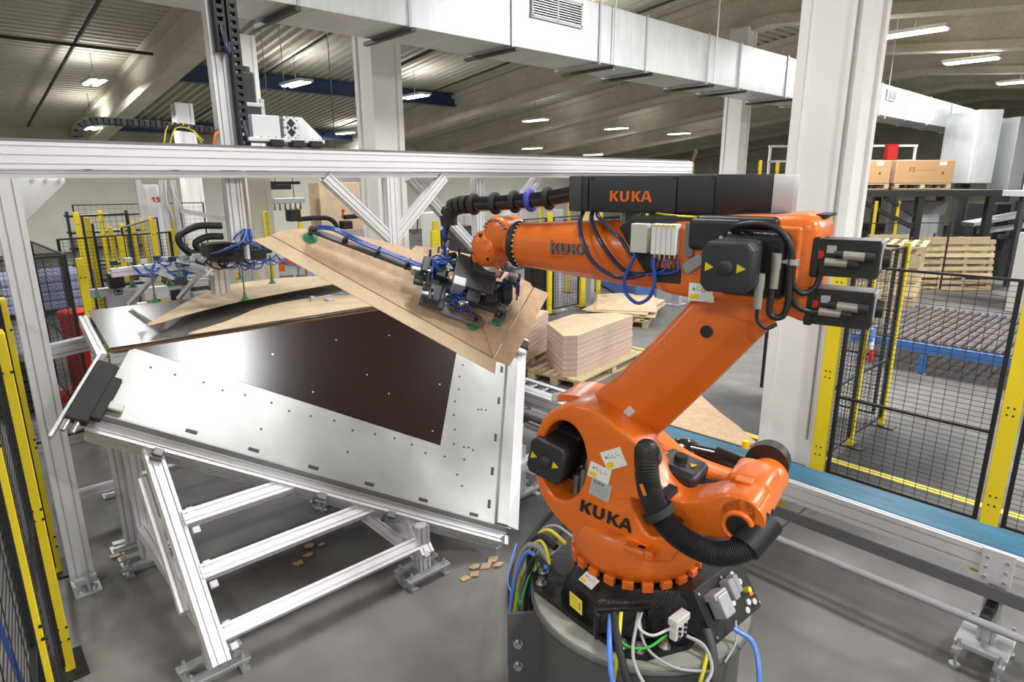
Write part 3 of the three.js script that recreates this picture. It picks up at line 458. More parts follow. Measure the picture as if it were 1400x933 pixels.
{
  const t = thing('gantry_mast', 'tall vertical aluminium mast with black cable chains riding on the beam', 'mast', [1.83, 3.06, -5.15]);
  const W = (g) => g.translate(-1.83, -3.06, 5.15), z = -5.16;
  mesh('mast_profile', [W(bar(V(1.78, 2.34, z), V(1.78, 4.9, z), 0.1, 0.1)), W(bx(0.02, 2.7, 0.06, 1.845, 3.55, z + 0.02))], M.alu, t);
  for (const [x, y0, y1] of [[1.795, 3.72, 4.9], [1.885, 3.05, 4.9]]) {
    const c = mesh('cable_chain', [W(bx(0.018, y1 - y0, 0.07, x - 0.028, (y0 + y1) / 2, z + 0.1)), W(bx(0.018, y1 - y0, 0.07, x + 0.028, (y0 + y1) / 2, z + 0.1))], M.blackMatt, t);
    for (let y = y0; y < y1; y += 0.055) mesh('chain_link', [W(rb(0.05, 0.03, 0.075, x, y + 0.02, z + 0.1, 0.004, 1))], M.black, c);
  }
  each('blue_hose', [W(tube([[1.79, 3.9, z + 0.15], [1.8, 3.76, z + 0.17], [1.82, 3.7, z + 0.16], [1.83, 3.78, z + 0.14]], 0.012)), W(tube([[1.88, 3.25, z + 0.14], [1.89, 3.12, z + 0.15], [1.9, 3.05, z + 0.1]], 0.014))], M.navyHose, t);
  mesh('drive_motor', [W(rb(0.1, 0.24, 0.12, 2.0, 3.5, z - 0.05, 0.015)), W(rb(0.12, 0.1, 0.13, 2.02, 3.32, z - 0.05, 0.01)), W(cyl(V(2.0, 3.62, z - 0.05), V(2.0, 3.66, z - 0.05), 0.04, 0.04, 16))], M.boxGrey, t, 'black servo motor');
  mesh('gear_flange', [W(rb(0.14, 0.03, 0.15, 2.02, 3.38, z - 0.05, 0.006)), W(rb(0.16, 0.04, 0.16, 2.03, 3.22, z - 0.04, 0.006)), W(bx(0.03, 0.24, 0.03, 2.13, 3.32, z - 0.1))], M.zinc, t);
  // carriage with the open end of a large extrusion and a triangular bracket
  const car = mesh('carriage', [W(rb(0.62, 0.03, 0.24, 2.2, 3.115, z + 0.06, 0.005)), W(rb(0.22, 0.2, 0.14, 2.06, 3.2, z + 0.05, 0.006)), W(bar(V(2.255, 3.215, z - 0.3), V(2.255, 3.215, z + 0.13), 0.12, 0.17)), W(extr(shapeOf([[0, 0], [0.2, 0], [0.2, 0.02], [0.04, 0.17], [0, 0.17]]), 0, 0.02, 0.004).translate(2.315, 3.13, z + 0.1))], M.alu, t);
  mesh('profile_cavity', [W(extr(shapeOf([[-0.035, 0], [0, 0.035], [0.035, 0], [0, -0.035]]), 0, 0.004).translate(2.255, 3.25, z + 0.129)), W(extr(shapeOf([[-0.035, 0], [0, 0.035], [0.035, 0], [0, -0.035]]), 0, 0.004).translate(2.255, 3.18, z + 0.129)), W(extr(shapeOf([[-0.012, 0], [0, 0.016], [0.012, 0], [0, -0.016]]), 0, 0.004).translate(2.225, 3.215, z + 0.129)), W(extr(shapeOf([[-0.012, 0], [0, 0.016], [0.012, 0], [0, -0.016]]), 0, 0.004).translate(2.285, 3.215, z + 0.129))], M.black, car);
  for (let k = 0; k < 9; k++) mesh('carriage_bolt', [W(cyl(V(2.0 + k * 0.06, 3.13, z + 0.15), V(2.0 + k * 0.06, 3.14, z + 0.15), 0.008, 0.008, 6))], M.steel, car);
  for (const x of [2.1, 2.27, 2.42]) mesh('guide_block', [W(rb(0.1, 0.05, 0.1, x, 3.092, -4.99, 0.006))], M.black, car);
  mesh('flex_cable', [W(tube([[1.35, 3.07, z], [1.4, 3.2, z], [1.52, 3.2, z], [1.62, 3.1, z]], 0.005)), W(tube([[1.38, 3.07, z + 0.03], [1.44, 3.18, z + 0.03], [1.54, 3.17, z + 0.03], [1.6, 3.08, z + 0.03]], 0.004))], M.yellowWire, t);
  mesh('orange_cable', [W(tube([[1.66, 3.06, z + 0.1], [1.68, 3.14, z + 0.1], [1.72, 3.16, z + 0.06]], 0.011))], M.orangePlastic, t);
}
{ // horizontal cable chain lying over the beam
  const t = thing('cable_chain', 'curved black cable chain looping over the left part of the aluminium beam', 'cable chain', [0.84, 3.06, -5.2]);
  const c = new THREE.CatmullRomCurve3([[0, 0.0, 0], [0.0, 0.07, 0], [0.05, 0.125, 0], [0.13, 0.145, 0], [0.3, 0.145, 0], [0.6, 0.135, 0], [0.87, 0.115, 0]].map((p) => V(...p)), false, 'centripetal');
  for (let k = 0; k < 27; k++) { const p = c.getPointAt((k + 0.5) / 27), a = c.getTangentAt((k + 0.5) / 27); mesh('chain_link', [basis(rb(0.09, 0.05, 0.033, 0, 0, 0, 0.006, 1), p, ...frameOf(a, V(0, a.y > 0.9 ? 0 : 1, 0).add(V(a.y > 0.9 ? -1 : 0, 0, 0))))], k % 2 ? M.blackMatt : M.boxGrey, t); }
}
// suction gripper of the gantry, its green cups over the rear table
{
  const t = thing('gantry_gripper', 'aluminium suction gripper with tangled blue hoses and green cups hanging from the mast', 'gripper', [1.85, 2.1, -5.9]);
  const W = (g) => g.translate(-1.85, -2.1, 5.9), rg = rng(77);
  each('head_block', [W(rb(0.42, 0.14, 0.3, 1.97, 2.2, -5.75, 0.01)), W(rb(0.2, 0.12, 0.2, 1.75, 2.25, -5.55, 0.01)), W(rb(0.1, 0.2, 0.1, 1.83, 2.3, -5.3, 0.01))], M.black, t, 'black valve head');
  each('main_rail', [W(bar(V(1.04, 2.08, -6.0), V(2.55, 2.12, -6.0), 0.07, 0.07)), W(bar(V(1.6, 2.09, -6.6), V(1.62, 2.09, -5.4), 0.06, 0.06))], M.alu, t);
  each('drop_profile', [W(bar(V(1.9, 1.78, -6.15), V(1.9, 2.12, -6.15), 0.14, 0.08)), W(bar(V(1.98, 1.78, -6.2), V(1.98, 2.12, -6.2), 0.08, 0.08))], M.alu, t);
  for (const [a, b] of [[[1.42, 2.08, -6.0], [1.2, 1.75, -6.35]], [[1.82, 2.08, -6.05], [1.62, 1.74, -6.4]], [[1.35, 2.08, -6.0], [1.48, 2.0, -5.9]]]) mesh('slanted_arm', [W(stick(V(...a), V(...b), 0.045, 0.03))], M.aluBright, t);
  for (const [x, z, y] of [[1.3, -5.85, 1.82], [1.52, -6.25, 1.9], [1.2, -6.1, 1.93], [1.68, -6.5, 1.93], [1.95, -5.6, 1.79], [2.2, -6.4, 1.86], [2.4, -6.1, 1.83], [1.75, -6.3, 1.97], [0.95, -6.2, 1.86]]) {
    const s = mesh('cup_stem', [W(cyl(V(x, y, z), V(x, 2.1, z), 0.007, 0.007, 8)), W(cyl(V(x, y + 0.03, z), V(x, y + 0.07, z), 0.015, 0.012, 10))], M.steelDark, t);
    mesh('suction_cup', [W(lathe([[0, 0.03], [0.018, 0.03], [0.02, 0.018], [0.04, 0.0], [0.036, 0.0], [0, 0.012]], 20).translate(x, y, z))], M.green, s, 'green suction cup');
  }
  for (let k = 0; k < 34; k++) {                        // the blue air lines, in loops along the rail and up to the mast
    const x = 1.1 + rg() * 1.4, x2 = Math.min(2.6, x + 0.1 + rg() * 0.28), z = -6 + (rg() - 0.5) * 0.3, y = 2.1 + rg() * 0.05;
    mesh('air_line', [W(tube([[x, y, z], [x + (x2 - x) * 0.25, y - 0.02 - rg() * 0.08, z + 0.04 + rg() * 0.06], [x + (x2 - x) * 0.75, y - 0.02 - rg() * 0.08, z + 0.05], [x2, y + rg() * 0.05, z]], 0.007, 14, 6))], k % 6 === 0 ? M.black : k % 3 ? M.blueHose : M.blueLight, t);
  }
  for (let k = 0; k < 9; k++) { const a = (rg() - 0.5) * 0.06; mesh('air_line', [W(tube([[1.84 + a, 2.44, -5.08], [1.8 + a * 3, 2.36, -5.04 - rg() * 0.08], [1.7 + a * 5 + (k % 2) * 0.26, 2.27, -5.25], [1.68 + a * 6 + (k % 2) * 0.3, 2.2, -5.7]], 0.0065, 18, 6))], k % 3 ? M.blueHose : k % 2 ? M.black : M.blueLight, t); }
  for (let k = 0; k < 14; k++) mesh('valve', [W(rb(0.035 + rg() * 0.04, 0.04, 0.05, 1.08 + k * 0.105, 2.15 + rg() * 0.02, -6 + (rg() - 0.5) * 0.12, 0.005, 1))], [M.black, M.zinc, M.lightPlastic, M.boxGrey][k % 4], t);
}

// ---------- the robot's sheet and suction gripper; frame: x across the sheet (b), y along its long edge (a), z off the sheet ----------
const shO = V(1.9928, 1.9235, -2.3104), shA = V(-0.5598, 0.4737, -0.6799), shN = V(-0.2185, 0.7071, 0.6725);
const shB = new THREE.Vector3().crossVectors(shA, shN).normalize();
{
  const t = thing('cardboard_sheet', 'large tan cardboard blank with folded flaps held in the air by the robot gripper', 'cardboard', [0, 0, 0]);
  t.position.copy(shO); t.quaternion.setFromRotationMatrix(new THREE.Matrix4().makeBasis(shB, shA, shN));
  const f = (pts) => flat(pts.map(([a, b]) => [b, a]), 0.006);
  mesh('main_panel', [f([[0, 0], [1.287, 0], [1.276, 0.04], [1.233, 0.101], [1.148, 0.172], [0.982, 0.254], [0.804, 0.33], [0.727, 0.356], [0.676, 0.363], [0.672, 0.405], [0.559, 0.469], [0.395, 0.545], [0.03, 0.575], [0, 0.55]])], M.card, t);
  const flap = (pts, o, axis, ang, m) => { const g = f(pts); g.translate(-o[1], -o[0], 0).applyMatrix4(new THREE.Matrix4().makeRotationAxis(V(axis[1], axis[0], 0).normalize(), ang)).translate(o[1], o[0], 0); return g; };
  mesh('long_flap', [flap([[-0.02, -0.002], [-0.045, -0.066], [1.345, -0.066], [1.285, -0.002]], [0, 0], [1, 0], -0.28)], M.cardPale, t, 'paler flap along the long edge');
  mesh('end_flap', [flap([[-0.002, -0.005], [-0.095, 0.03], [-0.095, 0.6], [-0.002, 0.56]], [0, 0], [0, 1], 0.3)], M.card, t, 'short end flap');
  mesh('crease', [bx(0.004, 1.28, 0.001, 0.002, 0.64, 0.0065), bx(0.56, 0.003, 0.001, 0.28, 0.002, 0.0065), basis(bx(0.2, 0.003, 0.001, 0.1, 0, 0), V(0, 0, 0.0068), V(0.74, 0.67, 0).normalize(), V(-0.67, 0.74, 0).normalize(), V(0, 0, 1)), bx(0.5, 0.002, 0.001, 0.3, 0.05, 0.0065)], M.cardLine, t);
}
{
  const t = thing('vacuum_gripper', 'dark multi-plate vacuum gripper with blue hoses on the robot wrist', 'gripper', [0, 0, 0]);
  t.position.copy(shO); t.quaternion.setFromRotationMatrix(new THREE.Matrix4().makeBasis(shB, shA, shN));
  const rg = rng(31), G = (a, b, h) => V(b, a, h);
  const block = (w, l, h, a, b, z, turn = 0) => basis(rb(w, l, h, 0, 0, 0, 0.006, 1), G(a, b, z), V(Math.cos(turn), Math.sin(turn), 0), V(-Math.sin(turn), Math.cos(turn), 0), V(0, 0, 1));
  mesh('mounting_plate', [block(0.2, 0.22, 0.022, 0.29, 0.29, 0.17, 0.25)], M.gunGrey, t, 'dark square mounting plate');
  mesh('spacer', [block(0.12, 0.12, 0.05, 0.265, 0.34, 0.2, 0.25)], M.gunGrey, t);
  mesh('adapter_ring', [cyl(G(0.245, 0.37, 0.182), G(0.235, 0.39, 0.215), 0.078, 0.07, 32), ...Array.from({ length: 8 }, (_, k) => cyl(G(0.245 + Math.cos(k * 0.785) * 0.068, 0.37 + Math.sin(k * 0.785) * 0.068, 0.182), G(0.245 + Math.cos(k * 0.785) * 0.068, 0.37 + Math.sin(k * 0.785) * 0.068, 0.205), 0.009, 0.009, 6))], M.steel, t, 'bright steel adapter ring');
  each('cross_beam', [block(0.13, 0.13, 0.03, 0.5, 0.185, 0.1, 0.35), block(0.15, 0.12, 0.03, 0.42, 0.1, 0.09, 0.3), block(0.09, 0.26, 0.035, 0.4, 0.2, 0.075, 0.1), block(0.19, 0.09, 0.03, 0.14, 0.29, 0.1, 0.45), block(0.08, 0.2, 0.03, 0.2, 0.2, 0.11, 0.25), block(0.12, 0.1, 0.035, 0.35, 0.33, 0.12, 0.3)], M.gunGrey, t, 'dark plate of the gripper frame');
  each('slide_block', [block(0.1, 0.06, 0.05, 0.52, 0.21, 0.135, 0.35), block(0.12, 0.05, 0.05, 0.455, 0.24, 0.13, 0.35), block(0.1, 0.06, 0.05, 0.41, 0.08, 0.125, 0.3), block(0.08, 0.07, 0.055, 0.24, 0.17, 0.14, 0.25), block(0.13, 0.05, 0.05, 0.11, 0.33, 0.13, 0.45), block(0.06, 0.06, 0.05, 0.16, 0.22, 0.14, 0.4), block(0.05, 0.06, 0.06, 0.11, 0.43, 0.13, 0.3)], M.boxGrey, t);
  for (let k = 0; k < 44; k++) { const a = 0.08 + rg() * 0.48, b = 0.06 + rg() * 0.36; if (a < 0.22 && b < 0.17 || a > 0.22 && a < 0.36 && b > 0.22) continue; mesh(k % 3 ? 'fitting' : 'valve_block', [k % 3 ? cyl(G(a, b, 0.11), G(a + (rg() - 0.5) * 0.03, b + (rg() - 0.5) * 0.03, 0.165), 0.007, 0.006, 10) : block(0.028, 0.05, 0.03, a, b, 0.14, rg())], [M.steel, M.black, M.steelDark, M.zinc, M.boxGrey][k % 5], t); }
  mesh('sensor_tower', [block(0.05, 0.06, 0.07, 0.33, 0.165, 0.165, 0.3)], M.greyPlastic, t); mesh('sensor_cap', [block(0.055, 0.065, 0.02, 0.33, 0.165, 0.21, 0.3)], M.zinc, t);
  each('clevis', [block(0.03, 0.05, 0.05, 0.16, 0.42, 0.2, 0.4), block(0.03, 0.05, 0.05, 0.12, 0.38, 0.19, 0.4), block(0.025, 0.05, 0.05, 0.56, 0.16, 0.12, 0.35), block(0.025, 0.05, 0.05, 0.45, 0.06, 0.11, 0.3)], M.steel, t);
  // long arm with one cup, two rounded finger plates with cups
  const arm = mesh('long_arm', [stick(G(0.5, 0.21, 0.085), G(1.13, 0.104, 0.07), 0.03, 0.016, V(0, 0, 1)), cyl(G(1.13, 0.104, 0.03), G(1.13, 0.104, 0.085), 0.012, 0.012, 12), cyl(G(1.13, 0.104, 0.085), G(1.1, 0.108, 0.095), 0.012, 0.012, 12)], M.gunGrey, t, 'long grey arm reaching along the sheet');
  const cup = (par, a, b, s = 1) => mesh('suction_cup', [lathe([[0, 0.035], [0.014, 0.035], [0.017, 0.022], [0.036, 0.008], [0.034, 0.006], [0, 0.012]].map(([x, y]) => [x * s, y * s]), 24).rotateX(Math.PI / 2).translate(b, a, 0.002)], M.green, par, 'green suction cup');
  cup(arm, 1.13, 0.104, 1.05);
  const finger = (a0, b0, a1, b1) => { const L = Math.hypot(a1 - a0, b1 - b0), s = new THREE.Shape(); s.absarc(0, 0, 0.036, Math.PI, 0, true); s.lineTo(0.036, -L); s.absarc(0, -L, 0.036, 0, -Math.PI, true); s.closePath(); const h = new THREE.Path(); h.absarc(0, -L, 0.012, Math.PI, 0, false); h.lineTo(0.012, -L * 0.45); h.absarc(0, -L * 0.45, 0.012, 0, Math.PI, false); h.closePath(); s.holes.push(h); const ang = Math.atan2(-(b1 - b0), (a1 - a0)) + Math.PI; return mesh('finger_plate', [extr(s, 0, 0.012, 0.002).rotateZ(ang).translate(b0, a0, 0.06)], M.steelDark, t, 'rounded grey finger plate with a slot'); };
  const f1 = finger(0.41, 0.07, 0.175, 0.115), f2 = finger(0.13, 0.4, 0.075, 0.215);
  for (const [f, a, b] of [[f1, 0.175, 0.115], [f2, 0.075, 0.215]]) { cup(f, a, b, 0.8); mesh('cup_stem', [cyl(G(a, b, 0.03), G(a, b, 0.085), 0.008, 0.008, 10)], M.black, f); }
  for (let k = 0; k < 3; k++) mesh('blue_hose', [tube([G(1.1, 0.11 + k * 0.008, 0.1), G(1.02, 0.13 + k * 0.008, 0.125), G(0.88, 0.15 + k * 0.01, 0.11), G(0.7, 0.18 + k * 0.008, 0.115), G(0.55, 0.2 + k * 0.008, 0.12)], 0.0065, 40, 8)], k === 1 ? M.navyHose : M.blueHose, t);
  for (const a of [0.95, 0.78, 0.62]) mesh('cable_tie', [block(0.055, 0.012, 0.05, a, 0.105 + (1.13 - a) * 0.17, 0.1, 0)], M.black, t);
  for (let k = 0; k < 26; k++) { const fA = k < 13, a = fA ? 0.34 - rg() * 0.12 : 0.13 - rg() * 0.04, b = fA ? 0.07 + rg() * 0.06 : 0.3 + rg() * 0.12; mesh('blue_hose', [tube([G(a + 0.03, b, 0.11), G(a - 0.01 + rg() * 0.03, b + 0.02, 0.15 + rg() * 0.03), G(a - 0.03, b + 0.03, 0.12), G(a - 0.05, b + 0.01, 0.085)], 0.0034, 12, 6)], k % 3 ? M.blueHose : M.navyHose, t); }
  for (let k = 0; k < 9; k++) mesh('blue_hose', [tube([G(0.5 - rg() * 0.1, 0.14 + rg() * 0.12, 0.13), G(0.46 + rg() * 0.06, 0.22 + rg() * 0.06, 0.18), G(0.4 + rg() * 0.06, 0.28 + rg() * 0.04, 0.16)], 0.005, 12, 6)], k % 4 ? M.blueHose : M.black, t);
}
{ // the blue hose bundle from the dress pack to the gripper, a thing of its own between the two
  const t = thing('hose_bundle', 'bundle of blue hoses dropping from the black hose mouth to the gripper', 'hose', RB.toArray(), 103.4 * R);
  const q = (u, Y, d) => V(u, Y - 0.84, -d), rg = rng(3);
  for (let k = 0; k < 8; k++) { const j = () => (rg() - 0.5) * 0.026; mesh('air_line', [tube([q(1.125 + j(), 2.6, j()), q(1.145 + j(), 2.54, j()), q(1.15 + j(), 2.48, j()), q(1.13 + j(), 2.42, 0.02 + j()), q(1.07 + j(), 2.375, 0.04 + j()), q(0.98 + j(), 2.36, 0.06 + j()), q(0.95, 2.33, 0.05)], 0.0072, 40, 8)], k % 3 ? M.blueHose : M.navyHose, t); }
  mesh('hose_tie', [cyl(q(1.145, 2.51, 0), q(1.148, 2.49, 0), 0.026, 0.026, 14)], M.black, t);
}

// ---------- safety fences ----------
function fencePost(x, z, h, label, w = 0.12, d = 0.06, turn = 0, m = M.yellow) {
  const t = thing('fence_post', label, 'fence post', [x, 0, z], turn);
  mesh('post', [rb(w, h, d, 0, h / 2 + 0.01, 0, 0.006, 1)], m, t);
  mesh('foot_plate', [rb(0.16, 0.014, 0.3, 0, 0.007, 0, 0.003, 1)], M.fenceBlack, t);
  for (const y of [0.22, 0.3, 1.0, 1.06, h - 0.2]) if (y < h) each('bolt_hole', [cyl(V(-0.02, y, d / 2 - 0.002), V(-0.02, y, d / 2 + 0.003), 0.008, 0.008, 8), cyl(V(0.02, y, d / 2 - 0.002), V(0.02, y, d / 2 + 0.003), 0.008, 0.008, 8)], M.black, t);
  return t;
}
function fencePanel(p, q, y0, y1, label, mid, cw = 0.095, ch = 0.043, m = M.fenceBlack, wt = 0.0038) {
  const A = V(p[0], 0, p[1]), D = V(q[0] - p[0], 0, q[1] - p[1]), L = D.length(), X = D.clone().normalize();
  const t = thing('mesh_fence', label, 'fence panel', [p[0], 0, p[1]], Math.atan2(-X.z, X.x));
  const fr = [bx(L, 0.022, 0.022, L / 2, y0, 0), bx(L, 0.022, 0.022, L / 2, y1, 0), bx(0.032, y1 - y0, 0.03, 0.016, (y0 + y1) / 2, 0), bx(0.032, y1 - y0, 0.03, L - 0.016, (y0 + y1) / 2, 0)];
  mesh('frame', fr, m, t);
  if (mid) mesh('mid_rail', [bx(L, 0.022, 0.022, L / 2, mid, 0)], m, t);
  const wires = [], n = Math.round(L / cw), k = Math.round((y1 - y0) / ch);
  for (let i = 1; i < n; i++) wires.push(bx(wt, y1 - y0, wt, i * L / n, (y0 + y1) / 2, 0));
  for (let i = 1; i < k; i++) wires.push(bx(L, wt, wt, L / 2, y0 + i * (y1 - y0) / k, 0.004));
  const w = mesh('wire_mesh', wires, m, t); w.userData.kind = 'stuff';
  return t;
}
{
  // right, beyond the conveyor
  fencePost(5.98, -2.11, 2.1, 'wide yellow fence post standing close against the white pillar', 0.12, 0.06, -Math.PI / 2);
  fencePost(6.0, -0.74, 2.1, 'wide yellow fence post at the right end of the black mesh panel beyond the belt', 0.12, 0.06, -Math.PI / 2);
  fencePanel([6.0, -2.03], [6.0, -0.82], 0.06, 2.05, 'black wire mesh panel beyond the blue belt, with a bar across its middle', 0.82);
  fencePanel([6.0, -0.66], [6.0, 0.6], 0.06, 2.05, 'black wire mesh panel cut off by the right picture edge', 0.82);
  fencePanel([6.05, -2.12], [6.9, -2.15], 0.12, 2.05, 'narrow mesh panel running away from the pillar behind the lower wrist motor', 0.82);
  fencePanel([6.98, -2.15], [7.78, -2.12], 0.12, 2.08, 'mesh panel running away between the two thin yellow posts', 0.82);
  fencePost(6.94, -2.15, 2.05, 'thin yellow fence post with a black foot, nearer of two in the side fence', 0.06, 0.06);
  fencePost(7.82, -2.12, 2.12, 'thin yellow fence post with a yellow foot at the far corner of the side fence', 0.06, 0.06);
  fencePanel([7.82, -2.2], [7.82, -3.6], 0.12, 2.08, 'far mesh panel behind the rear wrist motors', 0.82);
  { const g = thing('work_glove', 'pair of blue, white and red work gloves hung on the side fence', 'gloves', [6.93, 0, -2.08]);
    const lump = (y, w, h, m, x) => { mesh('glove', [loft([0, 0.25, 0.6, 1].map((k) => Array.from({ length: 14 }, (_, q) => { const a = q / 14 * 6.283; return V(x + Math.cos(a) * w * (0.6 + 0.5 * Math.sin(k * 3)), y - k * h, 0.01 + Math.sin(a) * 0.018); })).reverse())], m, g); };
    lump(1.32, 0.045, 0.13, M.blueLight, -0.03); lump(1.22, 0.04, 0.12, M.white, 0.0); lump(1.1, 0.04, 0.14, M.red, 0.04); }
  // left, close beside the camera: the line of posts and panels nearly edge-on
  const lx = (z) => 0.27 + (z + 5.31) * -0.09;
  fencePost(0.27, -5.31, 2.05, 'yellow fence post with its foot left of the aluminium corner post foot', 0.05, 0.12);
  fencePost(0.17, -4.1, 2.05, 'yellow fence post on the left, middle one of three, its black foot in view', 0.05, 0.12);
  fencePost(0.035, -2.95, 2.05, 'yellow fence post nearest the camera at the left picture edge', 0.05, 0.12);
  fencePanel([0.245, -5.2], [0.16, -4.2], 0.1, 2.05, 'left mesh panel seen nearly edge-on between the farther two yellow posts', 1.05, 0.3, 0.05, M.fenceBlack, 0.003);
  fencePanel([0.135, -4.0], [0.05, -3.0], 0.1, 2.05, 'left mesh panel seen nearly edge-on between the nearer two yellow posts', 1.05, 0.3, 0.05, M.fenceBlack, 0.003);
  fencePanel([0.02, -2.8], [-0.14, -1.1], 0.1, 2.05, 'nearest mesh panel at the lower left picture corner', 1.05, 0.3, 0.05, M.fenceBlack, 0.003);
  fencePanel([0.285, -5.42], [0.33, -6.5], 0.1, 2.05, 'left mesh panel behind the aluminium corner post', 1.05);
  single('blue_hose', [tube([[-0.075, 1.5, -2.66], [-0.055, 1.2, -2.68], [-0.035, 0.95, -2.68], [-0.02, 0.5, -2.66], [-0.02, 0.02, -2.6]], 0.01, 30, 10)], M.blueHose, 'single blue hose hanging on the near fence at the lower left', 'hose');
  // left middle distance, behind the rear table
  fencePanel([0.4, -8.0], [1.02, -8.1], 0.1, 2.05, 'black mesh panel in front of the lilac sacks', 1.0, 0.07, 0.05);
  fencePost(1.14, -8.15, 2.0, 'dull yellow fence post seen through mesh beside the red cylinder', 0.075, 0.06);
  fencePanel([1.02, -8.2], [0.96, -10.45], 0.1, 2.05, 'mesh panel running back from the dull yellow post', 1.0, 0.07, 0.05);
  fencePanel([1.25, -10.5], [2.75, -10.8], 0.1, 2.05, 'wide dark mesh panel in front of the row of yellow posts', 1.0, 0.07, 0.05);
  fencePost(1.9, -13.1, 2.3, 'tallest yellow fence post behind the left corner of the rear table', 0.085, 0.06);
  fencePost(1.73, -11.1, 2.3, 'slim yellow fence post, second from left behind the rear table', 0.07, 0.06);
  fencePost(2.75, -10.85, 2.08, 'yellow fence post at the right end of the wide dark panel', 0.075, 0.06);
  fencePost(2.02, -10.6, 2.03, 'yellow fence post in the middle of the wide dark panel', 0.075, 0.06);
  fencePost(2.32, -13.5, 2.3, 'yellow fence post far behind, third from left', 0.07, 0.08);
  fencePost(2.35, -10.1, 2.28, 'slim yellow fence post at the end of the row, left of the white machine', 0.06, 0.08);
  fencePost(4.2, -16.2, 2.2, 'yellow fence post far behind left of the slim white machine', 0.075, 0.08);
  fencePanel([2.5, -17.6], [5.2, -17.1], 0.1, 2.3, 'distant mesh panel in front of the white back wall', 1.0, 0.12, 0.1);
  fencePanel([1.98, -13.2], [2.8, -13.7], 0.1, 2.24, 'open black mesh frame hung between the tallest yellow posts', 1.1, 0.14, 0.12);
  fencePanel([1.8, -11.15], [2.0, -13.0], 0.1, 2.2, 'black mesh frame running back from the second yellow post', 1.1, 0.14, 0.12);
  fencePost(4.95, -14.5, 2.3, 'yellow fence post between the white machine and the gantry mast', 0.085, 0.06);
  for (let k = 0; k < 5; k++) fencePost(2.15 + k * 0.32, -11.9 - k * 0.75, 2.1, ['dark-edged yellow post, first of the row running back', 'dark-edged yellow post, second of the row running back', 'dark-edged yellow post, third of the row running back', 'dark-edged yellow post, fourth of the row running back', 'dark-edged yellow post, last of the row running back'][k], 0.065, 0.06);
  fencePanel([2.32, -11.95], [3.57, -14.9], 0.1, 2.08, 'mesh panel along the row of posts running back', 1.0, 0.1, 0.08);
  fencePost(4.3, -10.9, 2.3, 'yellow fence post right of the gantry mast before the tall carton', 0.07, 0.06);
  fencePost(6.55, -14.6, 2.2, 'yellow fence post directly in front of the tall carton', 0.085, 0.08);
}

// ---------- the robot: pedestal, arm with its cover box, motors, hoses ----------
{
  const t = thing('robot_pedestal', 'round grey steel pedestal with a pale top plate under the orange robot', 'pedestal', [2.28, 0, -1.56], RT);
  mesh('drum', [lathe([[0.49, 0], [0.49, 0.79], [0.53, 0.8], [0.535, 0.815], [0.52, 0.825]], 72)], M.ped, t);
  mesh('top_plate', [cyl(V(0, 0.8, 0), V(0, 0.838, 0), 0.522, 0.518, 72)], M.pedTop, t, 'pale top plate');
  { const q = (k, y) => V(0.76 * k, y, -0.65 * k), N = V(-0.65, 0, -0.76), X = V(0.76, 0, -0.65);
    const fl = mesh('bolt_flange', [basis(rb(0.2, 0.62, 0.016, 0, 0, 0, 0.004), q(0.555, 0.45), X, V(0, 1, 0), N)], M.ped, t, 'vertical grey fin with two bolts');
    for (const y of [0.46, 0.59]) mesh('flange_bolt', hexBolt(q(0.605, y).addScaledVector(N, 0.008), N, 0.017, 0.018), M.steel, fl); }
}
const robot = thing('industrial_robot', 'large orange six-axis industrial robot arm with a black cover box and black motors', 'robot', RB.toArray(), RT);
